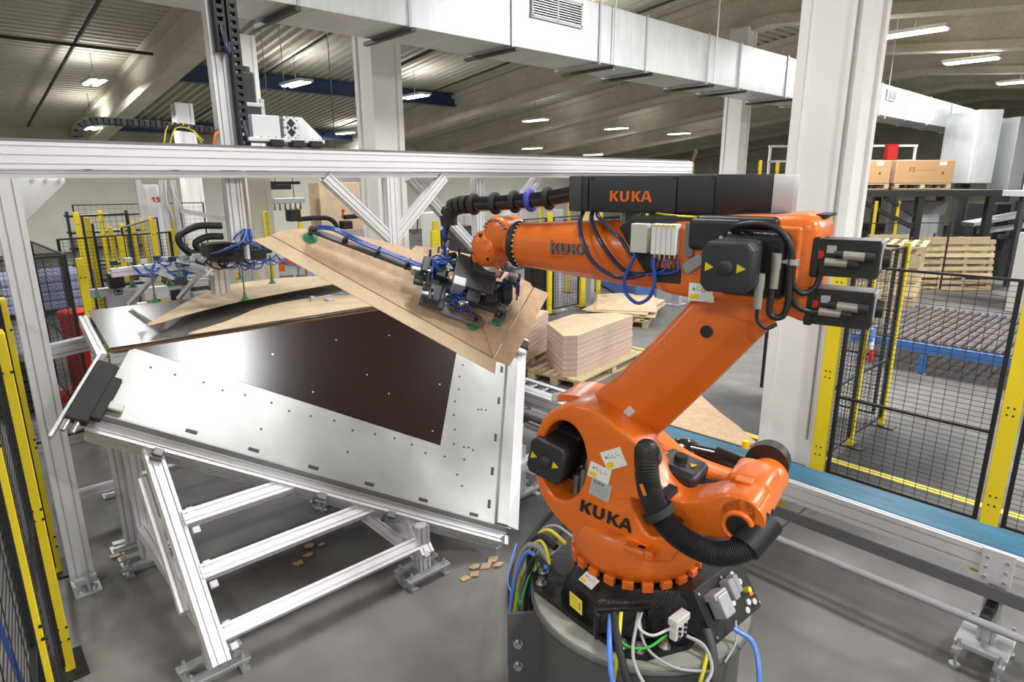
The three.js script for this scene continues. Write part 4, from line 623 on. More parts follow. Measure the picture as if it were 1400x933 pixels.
const casting = (() => {                               // turret that turns on the base
  const bore = new THREE.Path(); bore.absellipse(0.275, 1.54 - 0.84, 0.122, 0.2, 0, Math.PI * 2, true, 0.06);
  const near = shapeOf(rs([[0.432, 1.53], [0.415, 1.66], [0.35, 1.765], [0.24, 1.825], [0.12, 1.82], [0.02, 1.775], [-0.08, 1.72], [-0.16, 1.6], [-0.26, 1.51], [-0.36, 1.535], [-0.46, 1.59], [-0.56, 1.595], [-0.6, 1.545], [-0.575, 1.45], [-0.48, 1.395], [-0.35, 1.36], [-0.285, 1.26], [-0.25, 1.2], [0.12, 1.17], [0.22, 1.19], [0.345, 1.275], [0.415, 1.39]]), true, 110);
  near.holes.push(bore);
  const tri = shapeOf(rs([[-0.07, 1.45], [-0.19, 1.435], [-0.3, 1.42], [-0.27, 1.36], [-0.16, 1.3]]), true, 30); near.holes.push(new THREE.Path(tri.getPoints().reverse()));
  const far = shapeOf(rs([[0.42, 1.52], [0.36, 1.73], [0.24, 1.79], [0.1, 1.75], [-0.06, 1.6], [-0.2, 1.53], [-0.43, 1.5], [-0.55, 1.5], [-0.56, 1.42], [-0.4, 1.36], [-0.28, 1.2], [0.2, 1.18]]), true, 80);
  const g = [extr(near, -0.26, -0.07, 0.014), extr(far, 0.08, 0.2, 0.03)];
  g.push(lathe([[0.0, 0.43], [0.27, 0.43], [0.3, 0.41], [0.315, 0.37], [0.312, 0.27], [0.295, 0.22], [0.25, 0.22]], 64));
  g.push(extr(shapeOf(rs([[0.2, 1.2], [0.26, 1.33], [0.12, 1.42], [-0.2, 1.34], [-0.26, 1.2]]), true, 40), -0.12, 0.12, 0.02));
  for (let k = 0; k < 22; k++) { const a = k / 22 * Math.PI * 2; g.push(new RoundedBoxGeometry(0.052, 0.06, 0.03, 1, 0.006).translate(0, 0.2, 0.3).rotateY(a)); }
  // tail: lobe with its eye, across between the two walls
  g.push(cyl(r(-0.535, 1.5, 0.26), r(-0.535, 1.5, -0.2), 0.085, 0.085, 32), cyl(r(-0.48, 1.5, 0.2), r(-0.48, 1.5, -0.16), 0.07, 0.07, 24));
  g.push(extr(shapeOf(rs([[-0.43, 1.6], [-0.58, 1.595], [-0.6, 1.52], [-0.44, 1.48]]), true, 30), -0.1, 0.1, 0.015));
  g.push(rb(0.09, 0.05, 0.05, -0.16, 1.24 - 0.84, -0.3, 0.015), rb(0.1, 0.03, 0.07, -0.12, 1.25 - 0.84, -0.3, 0.012));
  return mesh('turret', g, M.orange, robot);
})();
{
  const T = casting;
  mesh('tail_eye', [cyl(r(-0.52, 1.47, 0.262), r(-0.52, 1.47, 0.2), 0.05, 0.045, 28)], M.black, T, 'dark round eye in the tail lobe');
  mesh('eye_rim', [new THREE.TorusGeometry(0.056, 0.012, 10, 32).translate(-0.52, 0.63, -0.262)], M.orange, T);
  mesh('tail_plate', [basis(rb(0.15, 0.012, 0.07, 0, 0, 0, 0.02), r(-0.5, 1.604, 0.07), V(0, 0, -1), V(0, 1, 0), V(1, 0, 0))], M.orange, T);
  mesh('lettering', [letters('KUKA', 0.06, 0.006).rotateY(Math.PI).rotateX(0).applyMatrix4(new THREE.Matrix4().makeRotationZ(0.12)).translate(0.045, 1.335 - 0.84, -0.262)], M.black, T, 'black maker lettering');
  const signPlane = (w, h, draw, px = 160) => { const g = new THREE.BoxGeometry(w, h, 0.003); g.userData.keepUV = true; return [g, std({ map: printTex(px, Math.round(px * h / w), draw), roughness: 0.5 })]; };
  const notice = (c, w, h) => { c.fillStyle = '#f2f2ee'; c.fillRect(0, 0, w, h); c.fillStyle = '#f2d21c'; c.fillRect(w * 0.06, h * 0.62, w * 0.34, h * 0.3); c.strokeStyle = '#333'; c.lineWidth = 3; for (let k = 0; k < 3; k++) { c.beginPath(); c.arc(w * (0.38 + k * 0.2), h * (0.3 + 0.06 * (k % 2)), h * 0.1, 0.5, 4.6); c.stroke(); } c.fillStyle = '#3fae4a'; c.beginPath(); c.moveTo(w * 0.2, h * 0.2); c.lineTo(w * 0.28, h * 0.4); c.lineTo(w * 0.12, h * 0.4); c.fill(); };
  const stick1 = (name, par, w, h, draw, p, X, Y, label) => { const [g, m] = signPlane(w, h, draw); const Z = new THREE.Vector3().crossVectors(X, Y); return mesh(name, basis(g, p, X, Y, Z), m, par, label); };
  const fx = V(-1, 0, 0), up = V(0, 1, 0);               // the face towards the camera looks along -z of the robot frame
  const rot = (a) => [V(-Math.cos(a), Math.sin(a), 0), V(Math.sin(a), Math.cos(a), 0)];
  stick1('warning_sticker', T, 0.105, 0.085, notice, r(0.02, 1.62, 0.262), ...rot(0.5), 'tilted white sticker with a yellow patch');
  stick1('warning_sticker', T, 0.105, 0.075, notice, r(0.085, 1.535, 0.262), ...rot(-0.2), 'white sticker with a yellow patch above the nameplate');
  stick1('nameplate', T, 0.1, 0.085, (c, w, h) => { c.fillStyle = '#b9bcbf'; c.fillRect(0, 0, w, h); c.fillStyle = '#222'; c.font = `bold ${h * 0.24}px sans-serif`; c.fillText('KUKA', w * 0.08, h * 0.26); c.fillStyle = '#777'; for (let k = 0; k < 6; k++) c.fillRect(w * 0.08, h * (0.36 + k * 0.1), w * 0.82, 2); }, r(0.078, 1.455, 0.262), ...rot(-0.2), 'silver nameplate');
  // motor of the second axis inside the bore, third motor on the elbow: same kind
  const motor = (parent, name, c, s, turn, label) => {
    const oct = shapeOf([[-0.1, -0.07], [-0.075, -0.1], [0.075, -0.1], [0.1, -0.07], [0.1, 0.07], [0.075, 0.1], [-0.075, 0.1], [-0.1, 0.07]]);
    const m4 = new THREE.Matrix4().makeRotationZ(turn).setPosition(c);
    const q = (g) => g.scale(s, s, s).applyMatrix4(m4);
    const m = mesh(name, [q(extr(oct, -0.16, 0.0, 0.012)), q(rb(0.17, 0.2, 0.1, 0, 0, 0.05, 0.02)), q(rb(0.23, 0.23, 0.04, 0, 0, 0.12, 0.02))], M.boxGrey, parent, label);
    mesh('cap', [q(cyl(V(0, 0, -0.15), V(0, 0, -0.18), 0.033, 0.028, 24)), q(ball(0.029, 0, 0, -0.178, 1, 1, 0.5))], M.blackMatt, m);
    for (const k of [-1, 1]) { const w = new THREE.Shape(); w.moveTo(-0.018, -0.018); w.lineTo(-0.018, 0.018); w.lineTo(0.016, 0); mesh('warning_triangle', [q(extr(w, -0.163, -0.159).rotateZ(Math.PI).translate(k * 0.062, 0, 0))], M.yellow, m); }
    for (const [a, b] of [[-0.085, 0.085], [0.085, 0.085], [-0.085, -0.085], [0.085, -0.085]]) mesh('screw', [q(cyl(V(a * 1.12, b * 1.12, 0.1), V(a * 1.12, b * 1.12, 0.085), 0.009, 0.009, 10))], M.steel, m);
    return m;
  };
  motor(robot, 'shoulder_motor', r(0.35, 1.535, 0.14), 0.95, 0.2, 'dark motor inside the round bore');
  for (const [u, y] of [[0.2, 1.46], [0.235, 1.42], [0.175, 1.51]]) mesh('motor_plug', [cyl(r(u, y - 0.08, 0.2), r(u, y, 0.19), 0.014, 0.016, 14), cyl(r(u, y, 0.19), r(u, y + 0.035, 0.185), 0.019, 0.019, 14)], M.steelDark, robot);
  mesh('bore_back', [cyl(r(0.28, 1.535, 0.055), r(0.28, 1.535, 0.045), 0.2, 0.2, 40)], M.cast, robot);
  // turntable motor lying in the open tail, counterbalance with its black accumulator behind
  const bm = mesh('turntable_motor', [basis(rb(0.2, 0.16, 0.2, 0, 0, 0, 0.03), r(-0.2, 1.5, 0.03), V(0.97, 0.2, 0), V(-0.2, 0.97, 0), V(0, 0, 1)), rb(0.26, 0.08, 0.2, -0.27, 1.43 - 0.84, 0.0, 0.02)], M.boxGrey, robot);
  mesh('cap', [cyl(r(-0.2, 1.57, 0.03), r(-0.205, 1.605, 0.03), 0.032, 0.028, 20)], M.blackMatt, bm);
  for (const u of [-0.13, -0.26]) { const w = new THREE.Shape(); w.moveTo(-0.016, -0.014); w.lineTo(0.016, -0.014); w.lineTo(0, 0.018); mesh('warning_triangle', [extr(w, 0, 0.003).rotateX(-Math.PI / 2).translate(u, (u > -0.2 ? 1.598 : 1.572) - 0.84, -0.04)], M.yellow, bm); }
  mesh('motor_connector', [cyl(r(-0.33, 1.47, 0.07), r(-0.38, 1.49, 0.03), 0.018, 0.018, 12), cyl(r(-0.28, 1.46, 0.1), r(-0.35, 1.455, 0.1), 0.016, 0.016, 12)], M.steel, robot);
  const cb = mesh('counterbalance', [cyl(r(-0.54, 1.45, -0.27), r(-0.27, 1.5, -0.27), 0.055, 0.055, 24), cyl(r(-0.3, 1.5, -0.27), r(-0.02, 1.5, -0.27), 0.04, 0.035, 20)], M.blackGloss, robot);
  mesh('accumulator', [ball(0.1, -0.115, 1.455 - 0.84, 0.29, 1.12, 0.92, 1), cyl(r(-0.2, 1.47, -0.29), r(-0.25, 1.475, -0.29), 0.035, 0.026, 16), cyl(r(-0.0, 1.44, -0.29), r(0.03, 1.44, -0.29), 0.03, 0.026, 12)], M.blackGloss, cb, 'glossy black accumulator ball');
  mesh('tail_cap', [cyl(r(-0.52, 1.55, -0.2), r(-0.52, 1.55, -0.285), 0.095, 0.09, 32), cyl(r(-0.52, 1.55, -0.285), r(-0.52, 1.55, -0.3), 0.075, 0.06, 32)], M.black, robot);
  mesh('yellow_cap', [cyl(r(-0.42, 1.6, -0.22), r(-0.42, 1.635, -0.22), 0.018, 0.016, 12)], M.yellow, robot);
  // link arm between shoulder and elbow: a rounded box section along its axis
  const secs = [], A0 = V(0.27, 1.52 - 0.84, 0.0), path = [[0.265, 1.535, 0.12, 0.035], [0.2, 1.62, 0.165, 0.05], [0.17, 1.67, 0.172, 0.09], [0.125, 1.68, 0.175, 0.12], [-0.025, 1.845, 0.158, 0.12], [-0.215, 2.075, 0.152, 0.12], [-0.36, 2.265, 0.15, 0.12], [-0.46, 2.4, 0.15, 0.115], [-0.5, 2.46, 0.11, 0.1]];
  const dir = V(-0.633, 0.774, 0), side = V(0.774, 0.633, 0);
  for (const [u, y, hw, ht] of path) { const s = []; for (let k = 0; k < 56; k++) { const a = k / 56 * Math.PI * 2, ca = Math.cos(a), sa = Math.sin(a), p = 2 / 4.6; let X = Math.sign(ca) * Math.abs(ca) ** p, Z = Math.sign(sa) * Math.abs(sa) ** p; const cut = -X - Z - 1.3; if (cut > 0) { X += cut * 0.32; Z += cut * 0.68; } s.push(V(u, y - 0.84, 0.0).addScaledVector(side, hw * X).add(V(0, 0, ht * Z))); } /* the lower edge towards the front is chamfered */  secs.push(s); }
  const link = mesh('link_arm', [loft(secs), cyl(r(0.285, 1.54, 0.04), r(0.285, 1.54, -0.12), 0.215, 0.215, 48), cyl(r(-0.46, 2.42, 0.12), r(-0.46, 2.42, -0.12), 0.15, 0.15, 40)], M.orange, robot);
  mesh('arm_hole', [cyl(r(-0.3, 2.205, 0.1225), r(-0.3, 2.205, 0.06), 0.026, 0.026, 24)], M.black, link);
  mesh('hinge_strap', [loft([0, 1, 2, 3, 4, 5, 6, 7, 8].map((k) => { const a = 3.1 - k * 0.175, c = V(0.28, 1.54 - 0.84, 0); const o = V(Math.cos(a - 0.5) * 0.283, Math.sin(a - 0.5) * 0.283, 0).add(c), i = V(Math.cos(a - 0.5) * 0.25, Math.sin(a - 0.5) * 0.25, 0).add(c); return [o.clone().setZ(-0.13), i.clone().setZ(-0.13), i.clone().setZ(0.1), o.clone().setZ(0.1)]; }))], M.orange, link);
  each('rubber_stop', [basis(rb(0.06, 0.04, 0.05, 0, 0, 0, 0.008), r(0.02, 1.79, 0.1), dir, side, V(0, 0, 1)), rb(0.04, 0.04, 0.05, 0.425, 1.765 - 0.84, -0.06, 0.012)], M.lightPlastic, link, 'off-white rubber stop');
  // forearm: elbow housing and the tapering tube
  const hs = shapeOf(rs([[-0.13, 2.64], [-0.3, 2.665], [-0.5, 2.675], [-0.67, 2.665], [-0.685, 2.5], [-0.675, 2.3], [-0.6, 2.31], [-0.5, 2.335], [-0.38, 2.345], [-0.2, 2.345], [-0.1, 2.37], [-0.06, 2.5]]), true, 70);
  const fore = mesh('forearm', [extr(hs, -0.19, 0.16, 0.045), (() => { const P = [[0.69, 2.497, 0.1], [0.66, 2.497, 0.104], [0.64, 2.497, 0.108], [0.55, 2.496, 0.113], [0.42, 2.494, 0.122], [0.41, 2.494, 0.125], [0.2, 2.492, 0.139], [0.0, 2.49, 0.149], [-0.18, 2.488, 0.155], [-0.3, 2.488, 0.15]]; return loft(P.map(([u, y, q]) => Array.from({ length: 48 }, (_, k) => { const a = -k / 48 * Math.PI * 2; return V(u, y - 0.84 + Math.sin(a) * q, -Math.cos(a) * q * 0.95); }))); })()], M.orange, robot);
  mesh('wrist_ring', [cyl(r(0.66, 2.497, 0), r(0.685, 2.497, 0), 0.114, 0.114, 48), cyl(r(0.685, 2.497, 0), r(0.7, 2.497, 0), 0.114, 0.1, 48)], M.black, fore, 'black ring at the wrist end');
  for (let k = 0; k < 26; k++) { const a = k / 26 * Math.PI * 2; mesh('ring_screw', [ball(0.0055, 0.657, 2.497 - 0.84 + Math.sin(a) * 0.109, Math.cos(a) * 0.104, 1, 1, 1, 8)], M.lightPlastic, fore); }
  const lp = V(0.325, 2.505 - 0.84, -0.128);
  mesh('raised_lettering', [letters('KUKA', 0.046, 0.012).rotateY(Math.PI).rotateZ(-0.0).translate(lp.x, lp.y, lp.z)], M.steelDark, fore, 'raised metallic maker lettering');
  mesh('lettering_frame', [bx(0.21, 0.004, 0.01, lp.x, lp.y - 0.035, lp.z + 0.004), bx(0.004, 0.07, 0.014, lp.x + 0.104, lp.y, lp.z + 0.006)], M.orange, fore);
  stick1('warning_sticker', fore, 0.1, 0.07, notice, r(-0.29, 2.375, 0.192), fx, up, 'white sticker with a yellow patch below the elbow motor');
  const em = motor(robot, 'elbow_motor', r(-0.44, 2.51, 0.3), 0.86, 0, 'dark grey elbow motor with two yellow triangles');
  mesh('motor_flange', [rb(0.24, 0.24, 0.07, -0.48, 2.5 - 0.84, -0.205, 0.03)], M.cast, em);
  mesh('flange_gasket', [rb(0.3, 0.28, 0.03, -0.48, 2.5 - 0.84, -0.185, 0.05)], M.orange, em);
  for (const [u, y0, dd] of [[-0.565, 2.5, 0.26], [-0.525, 2.43, 0.3]]) mesh('cable_plug', [cyl(r(u, y0 + 0.05, dd), r(u, y0 - 0.005, dd), 0.017, 0.017, 14), cyl(r(u, y0 - 0.005, dd), r(u, y0 - 0.075, dd), 0.0155, 0.0145, 14)], M.plug, em, 'knurled metal plug');
  // two wrist drive motors sticking out behind the elbow
  for (const [k, y, dd] of [[0, 2.535, 0.1], [1, 2.36, 0.1]]) {
    const m = mesh('wrist_drive_motor', [rb(0.2, 0.125, 0.15, -0.775, y - 0.84, -dd, 0.012), rb(0.03, 0.14, 0.17, -0.675, y - 0.84, -dd, 0.008), cyl(r(-0.87, y, dd), r(-0.9, y, dd), 0.036, 0.03, 20)], M.black, robot, k ? 'lower black wrist drive motor' : 'upper black wrist drive motor');
    mesh('end_cap', [rb(0.012, 0.1, 0.13, -0.872, y - 0.84 + 0.012, -dd, 0.005)], M.greyPlastic, m, 'pale grey end cap');
    each('ridge', [bx(0.19, 0.012, 0.012, -0.775, y - 0.84 + 0.058, -dd - 0.07), bx(0.19, 0.012, 0.012, -0.775, y - 0.84 - 0.058, -dd - 0.07)], M.blackMatt, m);
    mesh('plug', [cyl(r(-0.765, y + 0.012, dd + 0.09), r(-0.83, y + 0.01, dd + 0.09), 0.0155, 0.0155, 16), cyl(r(-0.71, y - 0.012, dd + 0.092), r(-0.78, y - 0.014, dd + 0.092), 0.0145, 0.0145, 16)], M.plug, m, 'knurled metal plug');
    mesh('plug_boot', [cyl(r(-0.83, y + 0.01, dd + 0.09), r(-0.86, y + 0.01, dd + 0.09), 0.018, 0.014, 14), cyl(r(-0.78, y - 0.014, dd + 0.092), r(-0.815, y - 0.016, dd + 0.092), 0.0165, 0.015, 14), cyl(r(-0.735, y + 0.016, dd + 0.09), r(-0.765, y + 0.013, dd + 0.09), 0.01, 0.013, 12)], M.blackMatt, m);
    mesh('red_cap', [cyl(r(-0.69, y + 0.01, dd + 0.074), r(-0.69, y + 0.01, dd + 0.084), 0.0145, 0.0145, 18)], M.red, m);
    mesh('label_plate', [bx(0.03, 0.026, 0.003, -0.725, y - 0.84 + 0.03, -dd - 0.077)], M.zinc, m);
  }
  // black cover box carrying the hose, three panels and a bright end plate
  const y0 = 2.668, y1 = 2.82;
  const plan = (pts) => { const s = shapeOf(pts.map(([u, d]) => [u, d])); return extr(s, 0, y1 - y0, 0.006).rotateX(-Math.PI / 2).translate(0, y0 - 0.84, 0); };
  const box = mesh('cover_box', [plan([[0.245, 0.12], [-0.14, 0.12], [-0.14, -0.12], [0.245, -0.12]]), plan([[-0.145, 0.12], [-0.29, 0.12], [-0.29, -0.12], [-0.145, -0.12]])], M.boxGrey, robot);
  mesh('rear_cover', [plan([[-0.293, 0.12], [-0.475, 0.01], [-0.475, -0.12], [-0.293, -0.12]])], M.black, box, 'darker rear panel');
  mesh('end_plate', [plan([[-0.478, 0.005], [-0.545, -0.035], [-0.545, -0.12], [-0.478, -0.12]])], M.zinc, box, 'pale bare metal end plate');
  mesh('hose_gland_block', [plan([[0.345, 0.115], [0.285, 0.115], [0.285, -0.1], [0.345, -0.1]])], M.gunGrey, box, 'grey end block');
  mesh('seam_strip', [plan([[0.28, 0.118], [0.252, 0.118], [0.252, -0.11], [0.28, -0.11]])], M.boxGrey, box);
  mesh('lettering', [letters('KUKA', 0.043, 0.004).rotateY(Math.PI).translate(0.052, 2.735 - 0.84, -0.1205)], M.orangePlastic, box, 'orange maker lettering');
  for (const u of [0.23, -0.13, -0.28]) for (const y of [2.68, 2.808]) mesh('screw', [cyl(r(u, y, 0.119), r(u, y, 0.124), 0.005, 0.005, 8)], M.blackMatt, box);
  mesh('deck_plate', [bx(0.5, 0.012, 0.26, -0.33, 2.66 - 0.84, 0.0), bx(0.3, 0.01, 0.2, -0.54, 2.672 - 0.84, 0.02)], M.black, box);
  for (const u of [0.1, -0.2, -0.42, -0.5]) mesh('bracket', [bx(0.02, 0.06, 0.16, u, 2.645 - 0.84, 0)], M.steelDark, box);
  // valve terminal on a black plate below the box
  const vp = mesh('valve_plate', [extr(shapeOf(rs([[0.075, 2.61], [0.01, 2.66], [-0.27, 2.67], [-0.3, 2.55], [-0.24, 2.5], [-0.22, 2.42], [-0.06, 2.42], [0.0, 2.5]])), -0.178, -0.165, 0.003), rb(0.11, 0.06, 0.05, -0.15, 2.43 - 0.84, -0.17, 0.006), rb(0.2, 0.1, 0.06, -0.33, 2.6 - 0.84, -0.16, 0.02), rb(0.2, 0.12, 0.1, -0.33, 2.6 - 0.84, -0.17, 0.02), rb(0.3, 0.05, 0.1, -0.4, 2.645 - 0.84, -0.16, 0.02)], M.black, robot, 'black plate carrying the valve terminal');
  mesh('bus_module', [rb(0.07, 0.115, 0.045, -0.035, 2.575 - 0.84, -0.205, 0.004)], M.lightPlastic, vp);
  for (let k = 0; k < 5; k++) {
    const v = mesh('valve', [rb(0.0195, 0.118, 0.05, -0.098 - k * 0.0205, 2.575 - 0.84, -0.207, 0.003)], M.white, vp);
    mesh('indicator', [bx(0.012, 0.008, 0.01, -0.098 - k * 0.0205, 2.628 - 0.84, -0.23)], M.yellow, v);
    mesh('hose_fitting', [cyl(r(-0.098 - k * 0.0205, 2.516, 0.205), r(-0.098 - k * 0.0205, 2.49, 0.205), 0.0065, 0.0065, 8)], M.steel, v);
  }
  mesh('rail', [bx(0.035, 0.125, 0.03, -0.232, 2.575 - 0.84, -0.19)], M.steelDark, vp);
  mesh('power_plug', [basis(rb(0.09, 0.045, 0.045, 0, 0, 0, 0.008), r(-0.255, 2.485, 0.19), V(0.8, -0.6, 0), V(0.6, 0.8, 0), V(0, 0, 1))], M.greyPlastic, vp, 'grey plug at an angle');
  // wrist: fork, drum and tool flange
  const fn = V(0.6, -0.707, 0.367).normalize(), W = r(0.845, 2.475, 0.0);
  const wrist = mesh('wrist', [
    loft([[0.685, 2.5, 0.088], [0.72, 2.512, 0.085], [0.755, 2.535, 0.08], [0.79, 2.54, 0.05]].map(([u, y, q]) => Array.from({ length: 36 }, (_, k) => { const a = -k / 36 * Math.PI * 2; return r(u, y + Math.sin(a) * q, Math.cos(a) * q * 0.95); }))),
    cyl(r(0.775, 2.55, -0.085), r(0.775, 2.55, 0.055), 0.082, 0.082, 40), ball(0.08, 0.775, 2.55 - 0.84, -0.055, 1, 1, 0.45),
    cyl(r(0.775, 2.55, -0.02), W.clone().add(V(0, 0, 0.045)), 0.07, 0.065, 28)], M.orange, robot);
  const drumAxis = V(0.25, -0.08, -0.96).normalize();
  const drum = mesh('wrist_drum', [cyl(W.clone().addScaledVector(drumAxis, -0.08), W.clone().addScaledVector(drumAxis, 0.05), 0.09, 0.09, 44), ball(0.09, 0, 0, 0, 1, 1, 1, 28).scale(1, 1, 0.55).applyMatrix4(new THREE.Matrix4().makeBasis(...frameOf(drumAxis)).setPosition(W.clone().addScaledVector(drumAxis, 0.05))), cyl(W, W.clone().addScaledVector(fn, 0.105), 0.088, 0.085, 36)], M.orange, robot);
  mesh('drum_seam', [cyl(W.clone().addScaledVector(fn, 0.1), W.clone().addScaledVector(fn, 0.114), 0.09, 0.09, 40)], M.black, drum, 'black seal ring');
  { const [X, Y, Z] = frameOf(drumAxis); for (let k = 0; k < 9; k++) { const a = k / 9 * Math.PI * 2, p = W.clone().addScaledVector(drumAxis, 0.07).addScaledVector(X, Math.cos(a) * 0.07).addScaledVector(Y, Math.sin(a) * 0.07); mesh('drum_bolt', [cyl(p, p.clone().addScaledVector(drumAxis, 0.016), k === 2 ? 0.012 : 0.007, k === 2 ? 0.012 : 0.007, 8)], k % 3 === 2 ? M.black : M.orange, drum); } }
  for (let k = 0; k < 9; k++) { const a = 0.5 + k * 0.28; mesh('fork_bolt', [cyl(r(0.775 + Math.cos(a) * 0.066, 2.55 + Math.sin(a) * 0.066, 0.07), r(0.775 + Math.cos(a) * 0.066, 2.55 + Math.sin(a) * 0.066, 0.09), 0.005, 0.005, 6)], M.steelDark, wrist); }
  mesh('tool_flange', [cyl(W.clone().addScaledVector(fn, 0.114), W.clone().addScaledVector(fn, 0.135), 0.066, 0.066, 36)], M.steel, robot, 'bright steel tool flange');
  // base casting of black iron, with feet, stickers, connector panel
  const ring = (Y, pts) => pts.map(([u, d]) => r(u, Y, d));
  const footP = [[0.45, 0.25], [0.39, 0.32], [0.07, 0.42], [-0.16, 0.49], [-0.25, 0.45], [-0.38, 0.28], [-0.4, -0.34], [0.28, -0.4], [0.45, -0.14]];
  const base = mesh('base_casting', [
    lathe([[0.1, 0.2], [0.285, 0.2], [0.3, 0.19], [0.305, 0.14]], 56),
    loft([ring(0.84, footP), ring(0.868, footP)]),
    loft([ring(0.862, [[0.3, 0.16], [0.26, 0.29], [0.04, 0.405], [-0.1, 0.41], [-0.24, 0.34], [-0.36, 0.2], [-0.36, -0.22], [0.1, -0.34], [0.3, -0.16]]), ring(0.99, [[0.22, 0.15], [0.18, 0.34], [0.01, 0.41], [-0.1, 0.35], [-0.22, 0.27], [-0.34, 0.19], [-0.35, -0.2], [0.05, -0.32], [0.24, -0.14]]), ring(1.005, [[0.21, 0.14], [0.17, 0.325], [0.0, 0.395], [-0.1, 0.335], [-0.22, 0.255], [-0.335, 0.18], [-0.345, -0.2], [0.05, -0.31], [0.235, -0.13]]), ring(1.035, [[0.24, 0.1], [0.17, 0.25], [0.02, 0.31], [-0.1, 0.295], [-0.2, 0.235], [-0.33, 0.17], [-0.34, -0.2], [0.05, -0.3], [0.25, -0.1]])])], M.cast, robot, 'black cast iron base');
  mesh('turntable_gap', [cyl(r(0, 1.03, 0), r(0, 1.06, 0), 0.27, 0.27, 48)], M.black, base);
  { const X = V(-0.785, 0, 0.62), N = V(-0.62, 0, -0.785), c = r(-0.105, 0.93, 0.385), B = (w, h, d, x, y, z) => basis(rb(w, h, d, x, y, z, 0.008), c, X, up, N);
    mesh('base_recess', [B(0.2, 0.11, 0.03, 0, 0, -0.01)], M.blackMatt, base); mesh('recess_rim', [B(0.25, 0.022, 0.03, 0, 0.062, -0.004)], M.cast, base); mesh('recess_rim', [B(0.022, 0.13, 0.06, -0.115, 0, 0.005)], M.cast, base); mesh('recess_rim', [B(0.022, 0.13, 0.06, 0.115, 0, 0.005)], M.cast, base); }
  for (const [u, d] of [[0.41, 0.2], [0.37, 0.285], [-0.14, 0.46], [-0.21, 0.44], [-0.29, 0.36]]) mesh('base_bolt', hexBolt(r(u, 0.87, d), up, 0.019, 0.02), M.steel, base, 'bright hexagon bolt');
  const fA = V(-0.55, 0, -0.83).normalize();            // directions along the sloping front faces of the base
  { const X = r(0.01, 0.99, 0.41).sub(r(0.18, 0.99, 0.34)).normalize(); const slope = r(0.26, 0.862, 0.29).add(r(0.04, 0.862, 0.405)).sub(r(0.18, 0.99, 0.34)).sub(r(0.01, 0.99, 0.41)); let Y = slope.clone().negate().addScaledVector(X, slope.dot(X)).normalize(); const Z = new THREE.Vector3().crossVectors(X, Y); stick1('yellow_notice', base, 0.085, 0.075, (c, w, h) => { c.fillStyle = '#f0dc3c'; c.fillRect(0, 0, w, h); c.fillStyle = '#333'; for (let k = 0; k < 4; k++) c.fillRect(w * 0.1, h * (0.12 + k * 0.12), w * 0.5, 2); c.fillRect(w * 0.78, h * 0.4, w * 0.07, h * 0.35); c.beginPath(); c.arc(w * 0.81, h * 0.32, w * 0.05, 0, 7); c.fill(); c.strokeStyle = '#b3261e'; c.lineWidth = 4; c.beginPath(); c.moveTo(w * 0.3, h * 0.8); c.lineTo(w * 0.6, h * 0.75); c.stroke(); }, r(0.115, 0.935, 0.392).addScaledVector(Z, 0.006), X, Y, 'yellow notice with a small figure'); { const tn = V(0.05, 0.42, 0.9); stick1('warning_sticker', base, 0.09, 0.055, notice, r(0.09, 1.022, 0.325), X, tn.addScaledVector(X, -tn.dot(X)).normalize(), 'white sticker with a yellow patch on the black base'); } }
  // connector panel on the right of the base
  const pc = [r(-0.35, 1.045, 0.18), r(-0.45, 1.045, -0.19), r(-0.55, 0.9, -0.1), r(-0.44, 0.88, 0.26)];
  const PX = pc[1].clone().sub(pc[0]).normalize(), PYv = pc[3].clone().sub(pc[0]); const PY = PYv.clone().addScaledVector(PX, -PYv.dot(PX)).normalize().negate(), PN = new THREE.Vector3().crossVectors(PX, PY);
  const onP = (a, b, h = 0) => pc[0].clone().addScaledVector(PX, a).addScaledVector(PY, -b).addScaledVector(PN, h);
  const inP = (g, a, b, h = 0) => basis(g, onP(a, b, h), PX, PY, PN);
  const cpanel = mesh('connector_panel', [inP(rb(0.39, 0.24, 0.012, 0, 0, 0, 0.006), 0.185, 0.105)], M.black, robot);
  mesh('connector_box', [loft([[onP(0, 0), onP(0.38, 0), onP(0.38, 0.22), onP(0, 0.22)], [r(-0.22, 1.035, 0.2), r(-0.22, 1.035, -0.2), r(-0.22, 0.87, -0.2), r(-0.22, 0.87, 0.24)]])], M.cast, cpanel);
  mesh('heavy_connector', [inP(rb(0.075, 0.1, 0.07, 0, 0, 0, 0.008), 0.08, 0.09, 0.045), inP(rb(0.09, 0.03, 0.08, 0, 0, 0, 0.006), 0.08, 0.045, 0.03)], M.zinc, cpanel, 'large grey rectangular connector');
  mesh('heavy_connector', [inP(rb(0.045, 0.09, 0.06, 0, 0, 0, 0.008), 0.185, 0.065, 0.035), inP(rb(0.035, 0.08, 0.05, 0, 0, 0, 0.008), 0.235, 0.06, 0.03)], M.greyPlastic, cpanel, 'pair of grey connectors');
  for (const [a, b] of [[0.27, 0.03], [0.3, 0.075], [0.3, 0.17], [0.34, 0.185], [0.27, 0.195], [0.2, 0.13]]) mesh('blind_plug', [inP(cyl(V(0, 0, 0), V(0, 0, 0.008), 0.014, 0.014, 18), a, b, 0.006)], M.lightPlastic, cpanel);
  mesh('yellow_plug', [inP(cyl(V(0, 0, 0), V(0, 0, 0.03), 0.013, 0.013, 14), 0.315, 0.12, 0.006)], M.yellowWire, cpanel);
  mesh('orange_sticker', [inP(bx(0.026, 0.036, 0.003), 0.345, 0.14, 0.008)], M.orangePlastic, cpanel);
